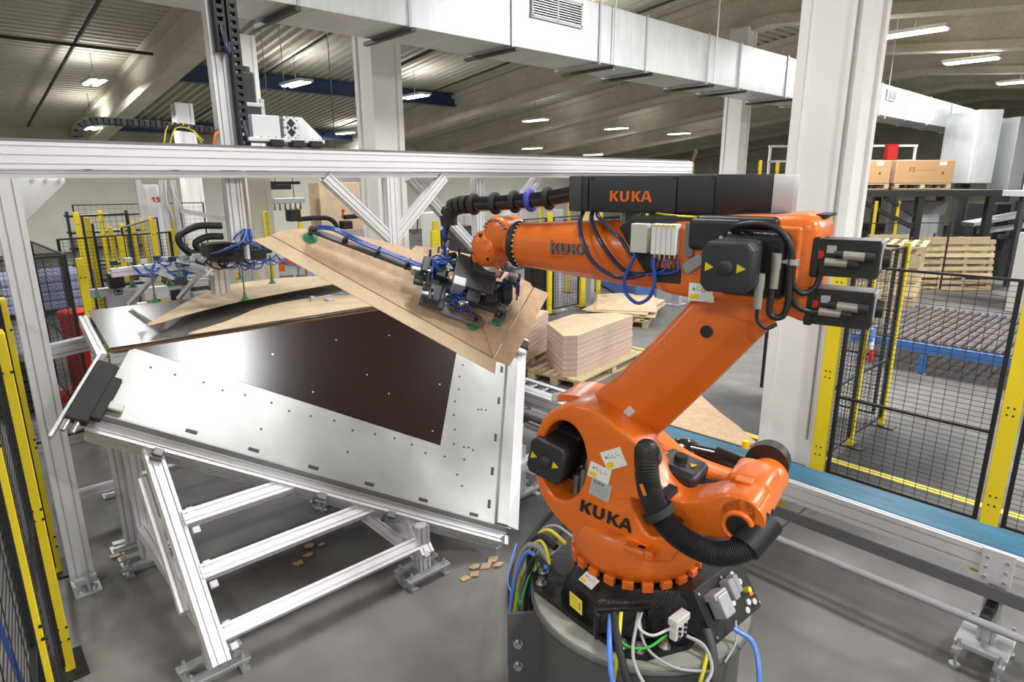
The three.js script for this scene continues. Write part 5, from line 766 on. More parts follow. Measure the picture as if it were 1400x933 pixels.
  for (const [a, b] of [[0.01, 0.01], [0.37, 0.01], [0.01, 0.2], [0.37, 0.2], [0.19, 0.01]]) mesh('screw', [inP(cyl(V(0, 0, 0), V(0, 0, 0.008), 0.007, 0.007, 10), a, b, 0.006)], M.steel, cpanel);
  // junction block with round sockets
  const jb = mesh('junction_block', [basis(rb(0.085, 0.085, 0.035, 0, 0, 0, 0.005), r(-0.335, 0.96, 0.325), PX, up, PX.clone().cross(up)), basis(rb(0.1, 0.035, 0.045, 0, 0.045, 0, 0.005), r(-0.335, 0.96, 0.325), PX, up, PX.clone().cross(up))], M.lightPlastic, robot, 'pale block with round black sockets');
  for (let i = 0; i < 2; i++) for (let j = 0; j < 3; j++) { const c = r(-0.335, 0.96, 0.325).addScaledVector(PX, -0.02 + i * 0.04).add(V(0, 0.015 - j * 0.024, 0)), n = PX.clone().cross(up); mesh('socket', [cyl(c.clone().addScaledVector(n, 0.016), c.clone().addScaledVector(n, 0.026), 0.0075, 0.0075, 12)], M.black, jb); }
  // corrugated protective hose along the tail
  const hp = [[-0.12, 1.63, 0.19], [-0.125, 1.69, 0.25], [-0.15, 1.66, 0.31], [-0.17, 1.58, 0.33], [-0.21, 1.49, 0.335], [-0.27, 1.42, 0.335], [-0.36, 1.375, 0.335], [-0.47, 1.365, 0.33], [-0.56, 1.4, 0.29], [-0.61, 1.46, 0.2]].map((p) => r(...p));
  const hc = new THREE.CatmullRomCurve3(hp, false, 'centripetal');
  const rings = []; const HN = 220; const fr = hc.computeFrenetFrames(HN, false);
  for (let k = 0; k <= HN; k++) { const p = hc.getPointAt(k / HN), q = k % 2 ? 0.0515 : 0.0475; rings.push(Array.from({ length: 20 }, (_, j) => { const a = j / 20 * Math.PI * 2; return p.clone().addScaledVector(fr.normals[k], Math.cos(a) * q).addScaledVector(fr.binormals[k], Math.sin(a) * q); })); }
  const hose = mesh('protective_hose', [loft(rings)], M.black, robot, 'black corrugated hose');
  const cm = hc.getPointAt(0.42), ct = hc.getTangentAt(0.42);
  mesh('hose_clamp', [cyl(cm.clone().addScaledVector(ct, -0.016), cm.clone().addScaledVector(ct, 0.016), 0.068, 0.068, 24), stick(cm.clone().add(V(0, 0.05, 0.04)), cm.clone().add(V(-0.02, 0.07, 0.11)), 0.04, 0.03)], M.blackMatt, hose);
  const c2 = hc.getPointAt(0.28); mesh('hose_label', [basis(bx(0.014, 0.05, 0.004), c2.clone().add(V(0, 0, -0.057)), V(0.9, -0.4, 0).normalize(), V(0.4, 0.9, 0).normalize(), V(0, 0, 1))], M.orangePlastic, hose, 'orange label');
  mesh('hose_socket', [cyl(hp[8].clone(), hp[9].clone().add(V(0, 0.02, 0.03)), 0.062, 0.068, 24), stick(r(-0.6, 1.5, 0.12), r(-0.6, 1.4, 0.22), 0.05, 0.05)], M.black, hose);
  // dress pack: thick hose with rubber rings leaving the cover box
  const dp = [[0.345, 2.747, 0], [0.44, 2.732, 0], [0.52, 2.719, 0], [0.66, 2.705, 0], [0.85, 2.69, 0], [1.0, 2.683, 0], [1.065, 2.675, 0], [1.115, 2.65, 0], [1.13, 2.6, 0]].map((p) => r(...p));
  const dress = mesh('dress_pack_hose', [tube(dp, 0.037, 70, 20)], M.blackGloss, robot, 'thick black hose with rubber rings');
  const dc = new THREE.CatmullRomCurve3(dp, false, 'centripetal');
  [[0.21, 0], [0.33, 1], [0.44, 0], [0.58, 0], [0.74, 0]].forEach(([q, blue]) => { const p = dc.getPointAt(q), a = dc.getTangentAt(q); mesh(blue ? 'blue_ring' : 'rubber_ring', [basis(new THREE.TorusGeometry(0.042, 0.014, 12, 30).scale(1, 1, 1.1), p, ...frameOf(a))], blue ? M.blueRing : M.blackMatt, dress, blue ? 'blue clamp ring' : undefined); });
  for (let k = 0; k < 4; k++) { const p = dc.getPointAt(0.8 + k * 0.05), a = dc.getTangentAt(0.8 + k * 0.05); mesh('hose_joint', [cyl(p.clone().addScaledVector(a, -0.014), p.clone().addScaledVector(a, 0.014), 0.046, 0.046, 24)], M.blackMatt, dress); }
  mesh('hose_mouth', [cyl(r(1.13, 2.625, 0), r(1.125, 2.57, 0), 0.047, 0.043, 24)], M.black, dress);
  // loose hoses and cables on the arm
  const hz = [['air_hose', [[0.285, 2.67, 0.09], [0.275, 2.63, 0.14], [0.25, 2.57, 0.175], [0.18, 2.47, 0.205], [0.08, 2.415, 0.215], [0.0, 2.412, 0.21], [-0.06, 2.43, 0.2]], 0.0095, M.navyHose], ['air_hose', [[0.24, 2.67, 0.09], [0.225, 2.64, 0.13], [0.17, 2.57, 0.175], [0.08, 2.475, 0.2], [0.01, 2.43, 0.205], [-0.05, 2.428, 0.2]], 0.0095, M.navyHose], ['air_hose', [[0.22, 2.672, 0.09], [0.19, 2.655, 0.14], [0.13, 2.61, 0.17], [0.06, 2.565, 0.19], [0.005, 2.5, 0.195]], 0.0085, M.navyHose],
    ['air_hose', [[-0.02, 2.51, 0.215], [0.0, 2.46, 0.222], [0.02, 2.4, 0.222], [0.01, 2.345, 0.22], [-0.04, 2.312, 0.22], [-0.085, 2.335, 0.22], [-0.108, 2.39, 0.222], [-0.105, 2.45, 0.22], [-0.098, 2.5, 0.212]], 0.0075, M.blueHose],
    ['motor_cable', [[-0.36, 2.6, 0.16], [-0.41, 2.635, 0.23], [-0.49, 2.648, 0.245], [-0.56, 2.63, 0.245], [-0.605, 2.57, 0.245], [-0.61, 2.47, 0.245], [-0.615, 2.37, 0.25], [-0.6, 2.325, 0.255], [-0.565, 2.33, 0.265], [-0.56, 2.42, 0.26]], 0.0115, M.black], ['motor_cable', [[-0.37, 2.605, 0.15], [-0.44, 2.645, 0.22], [-0.52, 2.645, 0.235], [-0.585, 2.6, 0.24], [-0.615, 2.53, 0.24], [-0.625, 2.44, 0.24], [-0.655, 2.41, 0.22], [-0.69, 2.435, 0.19], [-0.7, 2.48, 0.182]], 0.01, M.black], ['motor_cable', [[-0.6, 2.5, 0.235], [-0.615, 2.42, 0.235], [-0.64, 2.365, 0.225], [-0.68, 2.345, 0.2], [-0.71, 2.346, 0.192]], 0.01, M.black], ['motor_cable', [[-0.525, 2.36, 0.3], [-0.53, 2.31, 0.295], [-0.56, 2.285, 0.285], [-0.59, 2.3, 0.27]], 0.007, M.black],
    ['signal_cable', [[-0.04, 2.67, 0.1], [-0.15, 2.665, 0.17], [-0.28, 2.66, 0.17], [-0.4, 2.655, 0.12]], 0.004, M.yellowWire]];
  for (const [n, p, q, m] of hz) mesh(n, [tube(p.map((k) => r(...k)), q, p.length * 8, 10)], m, robot);
  const rg = rng(5); for (let k = 0; k < 7; k++) { const u = -0.09 - k * 0.018; mesh('air_hose', [tube([r(u, 2.5, 0.21), r(u + 0.01 - rg() * 0.02, 2.46, 0.215), r(-0.06 - rg() * 0.06, 2.43, 0.205)], 0.005, 12, 8)], k % 3 ? M.navyHose : M.blueHose, robot); }
  mesh('cable_clip', [cyl(r(-0.615, 2.53, 0.235), r(-0.615, 2.51, 0.235), 0.022, 0.022, 14), stick(r(-0.6, 2.52, 0.24), r(-0.55, 2.52, 0.235), 0.012, 0.012)], M.zinc, robot);
}

// ---------- cables at the robot's foot ----------
{
  const q = (u, Y, d) => r(u, Y, d).applyAxisAngle(V(0, 1, 0), RT).add(RB);
  const cable = (n, pts, rad, m, label, cat = 'cable') => single(n, [tube(pts.map((p) => q(...p)), rad, pts.length * 10, 10)], m, label, cat);
  cable('blue_cable', [[0.36, 0.93, 0.24], [0.45, 0.945, 0.2], [0.53, 0.92, 0.16], [0.58, 0.82, 0.16], [0.62, 0.6, 0.18], [0.63, 0.2, 0.2]], 0.011, M.blueLight, 'light blue cable bending over the left edge of the pedestal');
  cable('grey_conduit', [[0.37, 0.94, 0.2], [0.46, 0.965, 0.15], [0.55, 0.93, 0.12], [0.62, 0.8, 0.11], [0.66, 0.4, 0.12], [0.67, 0.05, 0.14]], 0.015, M.greyPlastic, 'thick grey conduit bending over the left edge of the pedestal', 'conduit');
  cable('yellow_cable', [[0.36, 0.945, 0.22], [0.42, 0.985, 0.16], [0.5, 0.965, 0.1], [0.57, 0.86, 0.12], [0.62, 0.5, 0.15], [0.64, 0.1, 0.16]], 0.008, M.yellowWire, 'yellow cable beside the thick grey conduit');
  cable('green_wire', [[0.38, 0.935, 0.2], [0.46, 0.9, 0.16], [0.52, 0.78, 0.16], [0.55, 0.62, 0.2], [0.6, 0.66, 0.15], [0.62, 0.3, 0.1]], 0.005, M.greenWire, 'thin green wire looping down the left of the pedestal');
  const P = (x, y, z) => V(x, y, z);
  const free = (n, pts, rad, m, label) => single(n, [tube(pts, rad, pts.length * 10, 8)], m, label, 'cable');
  const run = (o, rise) => [q(0.41 - o * 0.3, 0.935, 0.12 - o), q(0.5, 0.95 + rise * 0.1, 0.09 - o), q(0.59 + o * 0.2, 0.84 + rise * 0.1, 0.05 - o), q(0.63, 0.55 + rise, 0.0 - o), q(0.7, 0.22 + rise * 0.5, -0.1 - o), P(2.5 + o, 0.045, -2.7), P(2.84 + o, 0.02, -2.94 + o), P(3.24, 0.02, -3.1 + o * 2), P(3.66, 0.02, -3.25 + o * 2)];
  free('black_cable', run(0.03, 0).map((p) => p.add(V(0, 0.02, 0))), 0.02, M.blackMatt, 'thick black cable running over the floor from behind the pedestal');
  free('yellow_green_cable', run(0.1, 0.1).map((p) => p.add(V(0, 0.012, 0))), 0.01, M.yellowWire, 'yellow-green cable lying along the thick black cable on the floor');
  free('grey_cable', run(0.17, 0.05).map((p) => p.add(V(0, 0.01, 0))), 0.007, M.greyWire, 'thin grey cable right of the yellow-green one on the floor');
  free('dark_cable', run(-0.1, 0).map((p) => p.add(V(0, 0.0, 0.06))), 0.014, M.blackMatt, 'thinner black cable left of the thick one on the floor');
  free('blue_line', [q(0.45, 0.94, 0.02), q(0.58, 0.82, 0.0), q(0.66, 0.45, -0.04), P(2.45, 0.2, -2.72), P(2.79, 0.2, -3.0)], 0.006, M.blueLight, 'pale blue line running up to the lower corner of the inclined plate');
  cable('blue_cable', [[-0.06, 0.97, 0.41], [-0.1, 0.92, 0.5], [-0.15, 0.82, 0.58], [-0.23, 0.62, 0.6], [-0.3, 0.35, 0.6]], 0.012, M.blueLight, 'light blue cable leaving the recess of the black base');
  cable('black_cable', [[-0.07, 0.98, 0.4], [-0.13, 0.93, 0.49], [-0.2, 0.84, 0.56], [-0.3, 0.6, 0.57], [-0.38, 0.35, 0.55]], 0.017, M.blackMatt, 'black cable beside the light blue one at the base recess');
  cable('yellow_green_cable', [[-0.1, 0.98, 0.39], [-0.13, 0.94, 0.47], [-0.15, 0.86, 0.53], [-0.16, 0.7, 0.6], [-0.18, 0.4, 0.62]], 0.009, M.yellowWire, 'yellow-green earth cable hanging out of the base recess');
  cable('green_wire', [[-0.07, 0.97, 0.4], [-0.15, 0.905, 0.48], [-0.24, 0.9, 0.45], [-0.3, 0.93, 0.36]], 0.006, M.greenWire, 'green wire running to the pale junction block');
  cable('white_cable', [[-0.17, 0.98, 0.3], [-0.19, 0.945, 0.4], [-0.25, 0.94, 0.41], [-0.31, 0.965, 0.36]], 0.006, M.whiteWire, 'white cable bowing into the pale junction block');
  cable('grey_cable', [[-0.37, 0.93, 0.32], [-0.44, 0.9, 0.3], [-0.49, 0.83, 0.34], [-0.44, 0.78, 0.48], [-0.33, 0.8, 0.56], [-0.22, 0.88, 0.52], [-0.16, 0.97, 0.34]], 0.0075, M.greyWire, 'grey cable making a wide loop over the pedestal edge');
  cable('light_grey_cable', [[-0.15, 0.975, 0.32], [-0.24, 0.9, 0.44], [-0.36, 0.85, 0.43], [-0.5, 0.8, 0.3]], 0.006, M.greyWire, 'straight thin grey cable crossing the black foot');
  cable('blue_cable', [[-0.52, 0.92, 0.15], [-0.6, 0.88, 0.14], [-0.65, 0.78, 0.2], [-0.66, 0.6, 0.28], [-0.62, 0.35, 0.34]], 0.011, M.blueLight, 'light blue cable curving down right of the connectors');
  cable('grey_conduit', [[-0.43, 0.94, 0.24], [-0.475, 0.86, 0.28], [-0.5, 0.76, 0.33], [-0.5, 0.4, 0.4]], 0.02, M.gunGrey, 'dark grey conduit below the large rectangular connector', 'conduit');
  cable('yellow_cable', [[-0.46, 0.88, 0.3], [-0.455, 0.78, 0.36], [-0.44, 0.5, 0.44]], 0.009, M.yellowWire, 'yellow cable hanging left of the dark conduit');
  cable('thin_grey_cable', [[-0.52, 0.94, 0.12], [-0.54, 0.88, 0.17], [-0.52, 0.82, 0.25]], 0.005, M.greyWire, 'short thin grey cable at the right end of the connector panel');
}
// scraps of cardboard on the floor
{
  const rg = rng(12), scrap = (x, z, s, label, group) => { const a = rg() * 3, n = 4 + (rg() > 0.6), pts = Array.from({ length: n }, (_, k) => { const t = a + k / n * 6.28, q = s * (0.7 + rg() * 0.5); return [Math.cos(t) * q, Math.sin(t) * q * 0.75]; }); const o = single('cardboard_scrap', [flat(pts, 0.006).rotateX(-Math.PI / 2 + (rg() - 0.5) * 0.1).translate(x, 0.006 + rg() * 0.012, z)], M.card, label, 'scrap', group); };
  const px = [[1.62, -4.14, 0.05], [1.72, -4.2, 0.04], [1.78, -4.32, 0.05], [1.86, -4.26, 0.035]];
  px.forEach(([x, z, s], k) => scrap(x, z, s, ['leftmost small cardboard scrap under the inclined plate', 'smallest cardboard scrap lying between others under the plate', 'larger cardboard scrap of the group under the inclined plate', 'rightmost small cardboard scrap of the group under the plate'][k]));
  [[2.42, -3.15, 0.05], [2.5, -3.14, 0.055], [2.56, -3.2, 0.05], [2.63, -3.16, 0.06], [2.72, -3.18, 0.055], [2.7, -3.1, 0.045]].forEach(([x, z, s], k) => scrap(x, z, s, 'small cardboard scrap, ' + ['first', 'second', 'third', 'fourth', 'fifth', 'sixth'][k] + ' from left in the heap by the lower plate corner'));
  scrap(0.62, -5.2, 0.05, 'single cardboard scrap lying right of the aluminium corner post foot');
}
// ---------- stacks of blanks on pallets behind the belt ----------
function pallet(x, z, turn, w, l, label, y = 0, m = 0) {
  const t = thing('wooden_pallet', label, 'pallet', [x, y, z], turn), rg = rng(Math.abs(x * 100 + z * 10 | 0) + 5);
  for (let k = 0; k < 7; k++) mesh('slat', [bx(l, 0.022, 0.1, 0, 0.133, -w / 2 + 0.05 + k * (w - 0.1) / 6)], M.wood[k % 3], t);
  for (const a of [-1, 0, 1]) { mesh('board', [bx(0.12, 0.022, w, a * (l / 2 - 0.06), 0.111, 0)], M.wood[1], t); for (const b of [-1, 0, 1]) mesh('block', [bx(0.12, 0.078, 0.12, a * (l / 2 - 0.06), 0.061, b * (w / 2 - 0.06))], M.wood[(a + b + 4) % 3], t); }
  for (const b of [-1, 0, 1]) mesh('runner', [bx(l, 0.022, 0.1, 0, 0.011, b * (w / 2 - 0.06))], M.wood[0], t);
  return t;
}
function sheetStack(pts, y0, layers, th, label) {          // every layer is its own slightly shifted sheet bundle
  const c = pts.reduce((a, p) => [a[0] + p[0] / pts.length, a[1] + p[1] / pts.length], [0, 0]);
  const t = thing('cardboard_stack', label, 'cardboard stack', [c[0], y0, c[1]]), rg = rng(layers + (pts[0][0] * 10 | 0));
  for (let k = 0; k < layers; k++) { const s = 1 + (rg() - 0.5) * 0.008, g = flat(pts.map(([x, z]) => [(x - c[0]) * s, -(z - c[1]) * s]), th - 0.004).rotateX(-Math.PI / 2).translate((rg() - 0.5) * 0.012, k * th, (rg() - 0.5) * 0.012); mesh('sheet_bundle', [g], M.cardEdge[k % 3], t); }
  mesh('top_sheet', [flat(pts.map(([x, z]) => [x - c[0], -(z - c[1])]), 0.008).rotateX(-Math.PI / 2).translate(0, layers * th, 0)], M.cardPale, t);
}
pallet(7.05, -5.95, 0.17, 0.9, 1.9, 'wooden pallet under the taller stack of cardboard blanks behind the belt');
sheetStack([[6.12, -5.62], [6.28, -5.5], [7.9, -5.78], [7.85, -6.1], [7.3, -6.5], [6.55, -6.35]], 0.145, 24, 0.0245, 'tall stack of cardboard blanks on a pallet, its long striped side towards the belt');
pallet(6.45, -7.1, 0.3, 0.9, 1.8, 'wooden pallet under the darker stack of cardboard blanks, half hidden by the held sheet');
sheetStack([[5.55, -6.5], [5.9, -6.3], [6.5, -6.62], [7.2, -6.95], [7.1, -7.3], [5.7, -7.2]], 0.145, 24, 0.0245, 'stack of cardboard blanks half hidden behind the held sheet');
{
  pallet(10.6, -7.9, 0.5, 1.1, 2.0, 'dark pallet under the low splayed pile of flat boards');
  const rg = rng(8);
  for (let k = 0; k < 6; k++) { const p = [[-0.95, -0.6], [0.9, -0.65], [1.1, 0.1], [0.85, 0.62], [-0.9, 0.6]]; single('cardboard_sheet', [flat(p, 0.02).rotateX(-Math.PI / 2).rotateY(0.5 + (rg() - 0.5) * 0.35).translate(10.6 + (rg() - 0.5) * 0.25, 0.146 + k * 0.024, -7.9 + (rg() - 0.5) * 0.25)], M.cardPale, ['lowest tan board of the low splayed pile', 'second lowest tan board of the splayed pile', 'third tan board from below in the splayed pile', 'third tan board from the top in the splayed pile', 'second tan board from the top in the splayed pile', 'topmost tan board of the low splayed pile before the blue machine'][k], 'cardboard'); }
  const t = thing('blue_machine_base', 'long blue machine base behind the low pile of boards', 'machine', [12.6, 0, -9.5], 0.95);
  mesh('body', [rb(3.2, 0.62, 0.5, 0, 0.36, 0, 0.02)], M.blueMachine, t); mesh('plinth', [bx(3.1, 0.06, 0.4, 0, 0.03, 0)], M.black, t);
  for (let k = 0; k < 4; k++) mesh('fork_pocket', [bx(0.3, 0.12, 0.02, -1.1 + k * 0.72, 0.2, 0.25)], M.black, t);
  fencePost(9.55, -9.2, 2.15, 'bright yellow post in front of the dark mesh behind the belt, leftmost of three', 0.12, 0.06);
  fencePost(10.62, -9.2, 2.15, 'wide bright yellow post beside a grey profile behind the belt', 0.16, 0.06);
  fencePost(11.25, -9.25, 2.15, 'bright yellow post right of the grey profile behind the belt', 0.1, 0.06);
  fencePost(12.9, -7.6, 2.15, 'yellow post behind the link arm of the robot', 0.08, 0.06);
  fencePanel([8.0, -9.0], [9.4, -9.15], 0.1, 2.05, 'dark mesh panel directly left of the bright yellow posts', 1.1, 0.09, 0.07);
  fencePanel([9.65, -9.2], [10.5, -9.2], 0.1, 2.05, 'dark mesh panel between two bright yellow posts', 1.1, 0.09, 0.07);
  for (const [x, z, l] of [[8.75, -9.3, 'slim grey aluminium upright left of the bright yellow posts'], [9.95, -9.35, 'slim grey aluminium upright between the first two yellow posts'], [10.92, -9.25, 'grey aluminium upright between the two right yellow posts'], [12.45, -7.9, 'grey aluminium upright behind the link arm']]) { const t2 = thing('aluminium_upright', l, 'upright', [x, 0, z]); mesh('profile', [bar(V(0, 0, 0), V(0, 2.2, 0), 0.2, 0.12)], M.alu, t2); mesh('foot', [rb(0.4, 0.02, 0.3, 0, 0.01, 0, 0.004, 1)], M.zinc, t2); }
  // dark machinery behind the mesh
  const d = thing('stacking_machine', 'dark machine behind the mesh in the shade under the robot forearm', 'machine', [9.3, 0, -10.2]);
  mesh('cabinet', [rb(1.7, 1.5, 0.8, 0, 0.75, 0, 0.02), rb(0.5, 1.9, 0.5, -1.2, 0.95, -0.2, 0.02)], M.gunGrey, d); mesh('door', [bx(0.7, 1.2, 0.02, -0.4, 0.75, 0.41), bx(0.7, 1.2, 0.02, 0.4, 0.75, 0.41)], M.blackMatt, d);
}
// ---------- right background: roller conveyor, leaning pallets, platform with boxes ----------
{
  const t = thing('roller_conveyor', 'wide floor-level roller conveyor in a blue frame behind the right fence', 'conveyor', [12, 0, -1.2]);
  for (const x of [-1.6, 1.6]) mesh('side_frame', [bx(0.08, 0.13, 5.2, x, 0.4, 0.4)], M.blueMachine, t);
  for (const z of [-2.15, 3.0]) mesh('cross_beam', [bx(3.2, 0.12, 0.06, 0, 0.38, z)], M.blueMachine, t);
  for (let k = 0; k < 42; k++) mesh('roller', [cyl(V(-1.55, 0.46, -2.05 + k * 0.12), V(1.55, 0.46, -2.05 + k * 0.12), 0.042, 0.042, 10)], M.rollerGrey, t);
  for (const z of [-1.2, 0.6]) for (const x of [-1.6, 1.6]) { const l = mesh('leg', [rb(0.12, 0.28, 0.1, x, 0.17, z, 0.01), cyl(V(x, 0, z), V(x, 0.1, z), 0.03, 0.03, 10)], M.blueMachine, t); mesh('foot', [cyl(V(x, 0, z), V(x, 0.02, z), 0.07, 0.07, 16)], M.zinc, l); }
}
function bigPallet(x, z, turn, lean, label, w = 1.95, h = 1.45) {
  const t = thing('wooden_pallet', label, 'pallet', [x, 0, z], turn); t.rotation.order = 'YXZ'; t.rotation.x = lean;
  for (let k = 0; k < 8; k++) mesh('slat', [bx(w, 0.1, 0.025, 0, 0.06 + k * (h - 0.12) / 7, 0.06)], M.wood[k % 3], t);
  for (const a of [-1, -0.35, 0.3, 1]) mesh('stringer', [bx(0.1, h, 0.09, a * (w / 2 - 0.06), h / 2, 0)], M.wood[1], t);
  for (let k = 0; k < 4; k++) mesh('slat', [bx(w, 0.1, 0.025, 0, 0.1 + k * (h - 0.2) / 3, -0.058)], M.wood[(k + 1) % 3], t);
}
bigPallet(19.1, -4.06, -0.76, -0.1, 'large raw wooden pallet standing on edge, foremost of the leaning pallets', 1.95, 1.3);
bigPallet(19.26, -4.22, -0.76, -0.12, 'large raw wooden pallet leaning directly behind the foremost one', 2.0, 1.36);
bigPallet(17.75, -5.2, -0.74, -0.12, 'darker pallet leaning at the left end of the leaning pallets', 1.0, 1.45);
pallet(14.3, -4.15, 0.2, 1.2, 1.6, 'raw wooden pallet lying on the low stack just right of the white pillar', 1.42);
{
  const c = thing('crate', 'low wooden crate stack carrying the raw pallet right of the white pillar', 'crate', [14.3, 0, -4.15], 0.2);
  for (let k = 0; k < 5; k++) mesh('layer', [rb(1.55, 0.27, 1.1, 0, 0.14 + k * 0.283, 0, 0.02)], M.wood[k % 3], c); mesh('red_panel', [bx(0.06, 0.35, 0.5, 0.81, 1.2, 0.2)], M.red, c);
  // black platform with cartons on pallets
  const PT = -0.74, PO = V(19.55, 0, -4.85), f = thing('platform', 'black steel platform carrying the brown cartons', 'platform', [PO.x, 0, PO.z], PT);
  mesh('deck', [bx(5.6, 0.16, 2.1, -1.5, 2.44, -0.45)], M.black, f); for (const x of [-4.2, -2.6, -0.7, 1.1]) for (const z of [-1.4, 0.5]) mesh('upright', [rb(0.16, 2.36, 0.16, x, 1.18, z, 0.01)], M.black, f);
  each('brace', [stick(V(-2.3, 2.3, 0.5), V(-0.8, 1.6, 0.5), 0.14, 0.1), stick(V(-1.6, 2.35, 0.5), V(-0.8, 1.9, 0.5), 0.1, 0.08)], M.black, f); mesh('sign', [bx(0.4, 0.3, 0.02, -2.35, 2.42, 0.62)], M.white, f, 'small white sign');
  const hz = mesh('hazard_guard', [rb(0.26, 0.42, 0.26, -0.7, 0.22, 0.5, 0.01)], M.yellow, f, 'yellow and black striped guard'); for (let k = 0; k < 4; k++) mesh('stripe', [basis(bx(0.27, 0.045, 0.004), V(-0.7, 0.08 + k * 0.095, 0.633), V(0.85, 0.5, 0).normalize(), V(-0.5, 0.85, 0).normalize(), V(0, 0, 1))], M.black, hz);
  const at = (dx, dz) => V(dx, 0, dz).applyAxisAngle(V(0, 1, 0), PT).add(PO), p1 = at(-0.2, -0.75), p0 = at(-1.85, -0.75);
  pallet(p1.x, p1.z, PT, 1.0, 1.5, 'wooden pallet on the black platform under the large brown carton', 2.53); pallet(p0.x, p0.z, PT, 1.0, 1.5, 'wooden pallet on the black platform under the carton cut by the white pillar', 2.53);
  const print = (txt) => std({ roughness: 0.85, map: printTex(512, 200, (k, w, h) => { k.fillStyle = '#bd9568'; k.fillRect(0, 0, w, h); k.fillStyle = '#23221f'; k.font = `italic ${h * 0.3}px sans-serif`; if (txt) { k.fillText(txt, w * 0.2, h * 0.5); k.fillStyle = '#5b4a38'; k.fillRect(w * 0.34, h * 0.41, w * 0.36, 3); } k.fillStyle = '#6b563f'; k.fillRect(w * 0.8, h * 0.5, w * 0.04, h * 0.12); k.fillStyle = '#e6e2da'; k.fillRect(w * 0.74, h * 0.03, w * 0.13, h * 0.17); }) });
  for (const [p, w, txt, l] of [[p1, 1.55, 'FS', 'large brown carton with dark handwritten letters on the black platform'], [p0, 1.5, '', 'brown carton half hidden by the white pillar']]) { const b = thing('carton', l, 'carton', [p.x, 2.675, p.z], PT); mesh('body', [rb(w, 0.6, 1.0, 0, 0.3, 0, 0.02)], M.card, b); const g = new THREE.BoxGeometry(w - 0.06, 0.55, 0.006).translate(0, 0.3, 0.502); g.userData.keepUV = true; mesh('print', [g], print(txt), b, 'printed front face'); }
  // walkway with railings
  const w = thing('walkway', 'pale grey walkway with railings beside the cartons', 'walkway', [21.6, 0, -3.1], PT);
  mesh('deck', [bx(4.4, 0.14, 1.2, 1.4, 2.42, 0)], M.lightPlastic, w);
  for (let k = 0; k < 7; k++) mesh('railing_post', [bx(0.05, 1.1, 0.05, -0.7 + k * 0.68, 3.03, 0.5)], M.white, w);
  each('handrail', [bx(4.2, 0.05, 0.05, 1.35, 3.1, 0.5), bx(4.2, 0.05, 0.05, 1.35, 3.58, 0.5)], M.white, w);
  for (const x of [-0.6, 1.2, 3.2]) mesh('upright', [bx(0.12, 2.36, 0.12, x, 1.18, 0.4)], M.gunGrey, w);
  const w2 = thing('railing', 'white railing behind the brown cartons', 'railing', [20.6, 2.7, -7.3], PT);
  each('handrail', [bx(4.4, 0.06, 0.06, -0.4, 0.62, 0), bx(4.4, 0.06, 0.06, -0.4, 1.05, 0)], M.white, w2); for (let k = 0; k < 6; k++) mesh('railing_post', [bx(0.06, 1.05, 0.06, -2.55 + k * 0.86, 0.52, 0)], M.white, w2); mesh('platform_plate', [bx(4.4, 0.08, 1.0, -0.4, -0.02, -0.45)], M.gunGrey, w2); each('upright', [bx(0.14, 2.68, 0.14, -2.5, -1.36, -0.45), bx(0.14, 2.68, 0.14, 1.7, -1.36, -0.45)], M.gunGrey, w2);
  const dc = thing('air_duct_drop', 'square grey duct chute dropping from the far end of the ventilation duct', 'duct', [25.1, 0, -5.5], -0.74);
  mesh('chute', [rb(0.75, 2.2, 1.5, 0, 3.75, 0, 0.02)], M.duct, dc); mesh('side_chute', [rb(0.45, 2.3, 0.9, 1.2, 3.5, 0.2, 0.02)], M.zinc, dc); each('stand', [bx(0.3, 2.65, 0.3, 0, 1.32, 0), bx(0.3, 2.4, 0.3, 1.2, 1.2, 0.2)], M.gunGrey, dc);
  const rd = thing('round_duct', 'thick dark round pipe behind the cartons under the ventilation duct', 'duct', [18.6, 4.12, -8.0]); mesh('pipe', [cyl(V(0, 0, 0), V(7, 0.0, -0.6), 0.24, 0.24, 24)], M.steelDark, rd); each('hanger', [cyl(V(1, 0.2, -0.09), V(1, deckY(-8.1) - 4.3, -0.09), 0.02, 0.02, 6), cyl(V(5.5, 0.2, -0.47), V(5.5, deckY(-8.5) - 4.3, -0.47), 0.02, 0.02, 6)], M.pipe, rd);
  const wl = thing('warning_light', 'orange warning light on the white railing', 'light', [19.75, 3.78, -8.08]); mesh('globe', [cyl(V(0, 0.08, 0), V(0, 0.32, 0), 0.11, 0.1, 16)], M.orangePlastic, wl); mesh('base', [cyl(V(0, 0, 0), V(0, 0.08, 0), 0.08, 0.08, 16)], M.blackMatt, wl);
  const rbx = thing('red_box', 'bright red box hanging on the railing behind the large carton', 'box', [21.05, 3.3, -6.5], PT); mesh('body', [rb(0.3, 0.45, 0.2, 0, 0.22, 0, 0.02)], M.red, rbx); mesh('lid', [bx(0.32, 0.03, 0.22, 0, 0.46, 0)], M.red, rbx);
  const cp = thing('control_cabinet', 'grey control cabinet with a lighter door under the black platform', 'cabinet', [20.6, 0, -5.5], PT); mesh('body', [rb(1.3, 2.2, 0.6, 0, 1.1, 0, 0.02)], M.greyPlastic, cp); mesh('door', [rb(0.6, 1.3, 0.03, 0.15, 1.2, 0.32, 0.01)], M.lightPlastic, cp); mesh('handle', [bx(0.03, 0.14, 0.04, 0.38, 1.25, 0.35)], M.black, cp);
  const pm = thing('packing_machine', 'dark packing machine with pale rails below the walkway', 'machine', [24.4, 0, -2.9], PT);
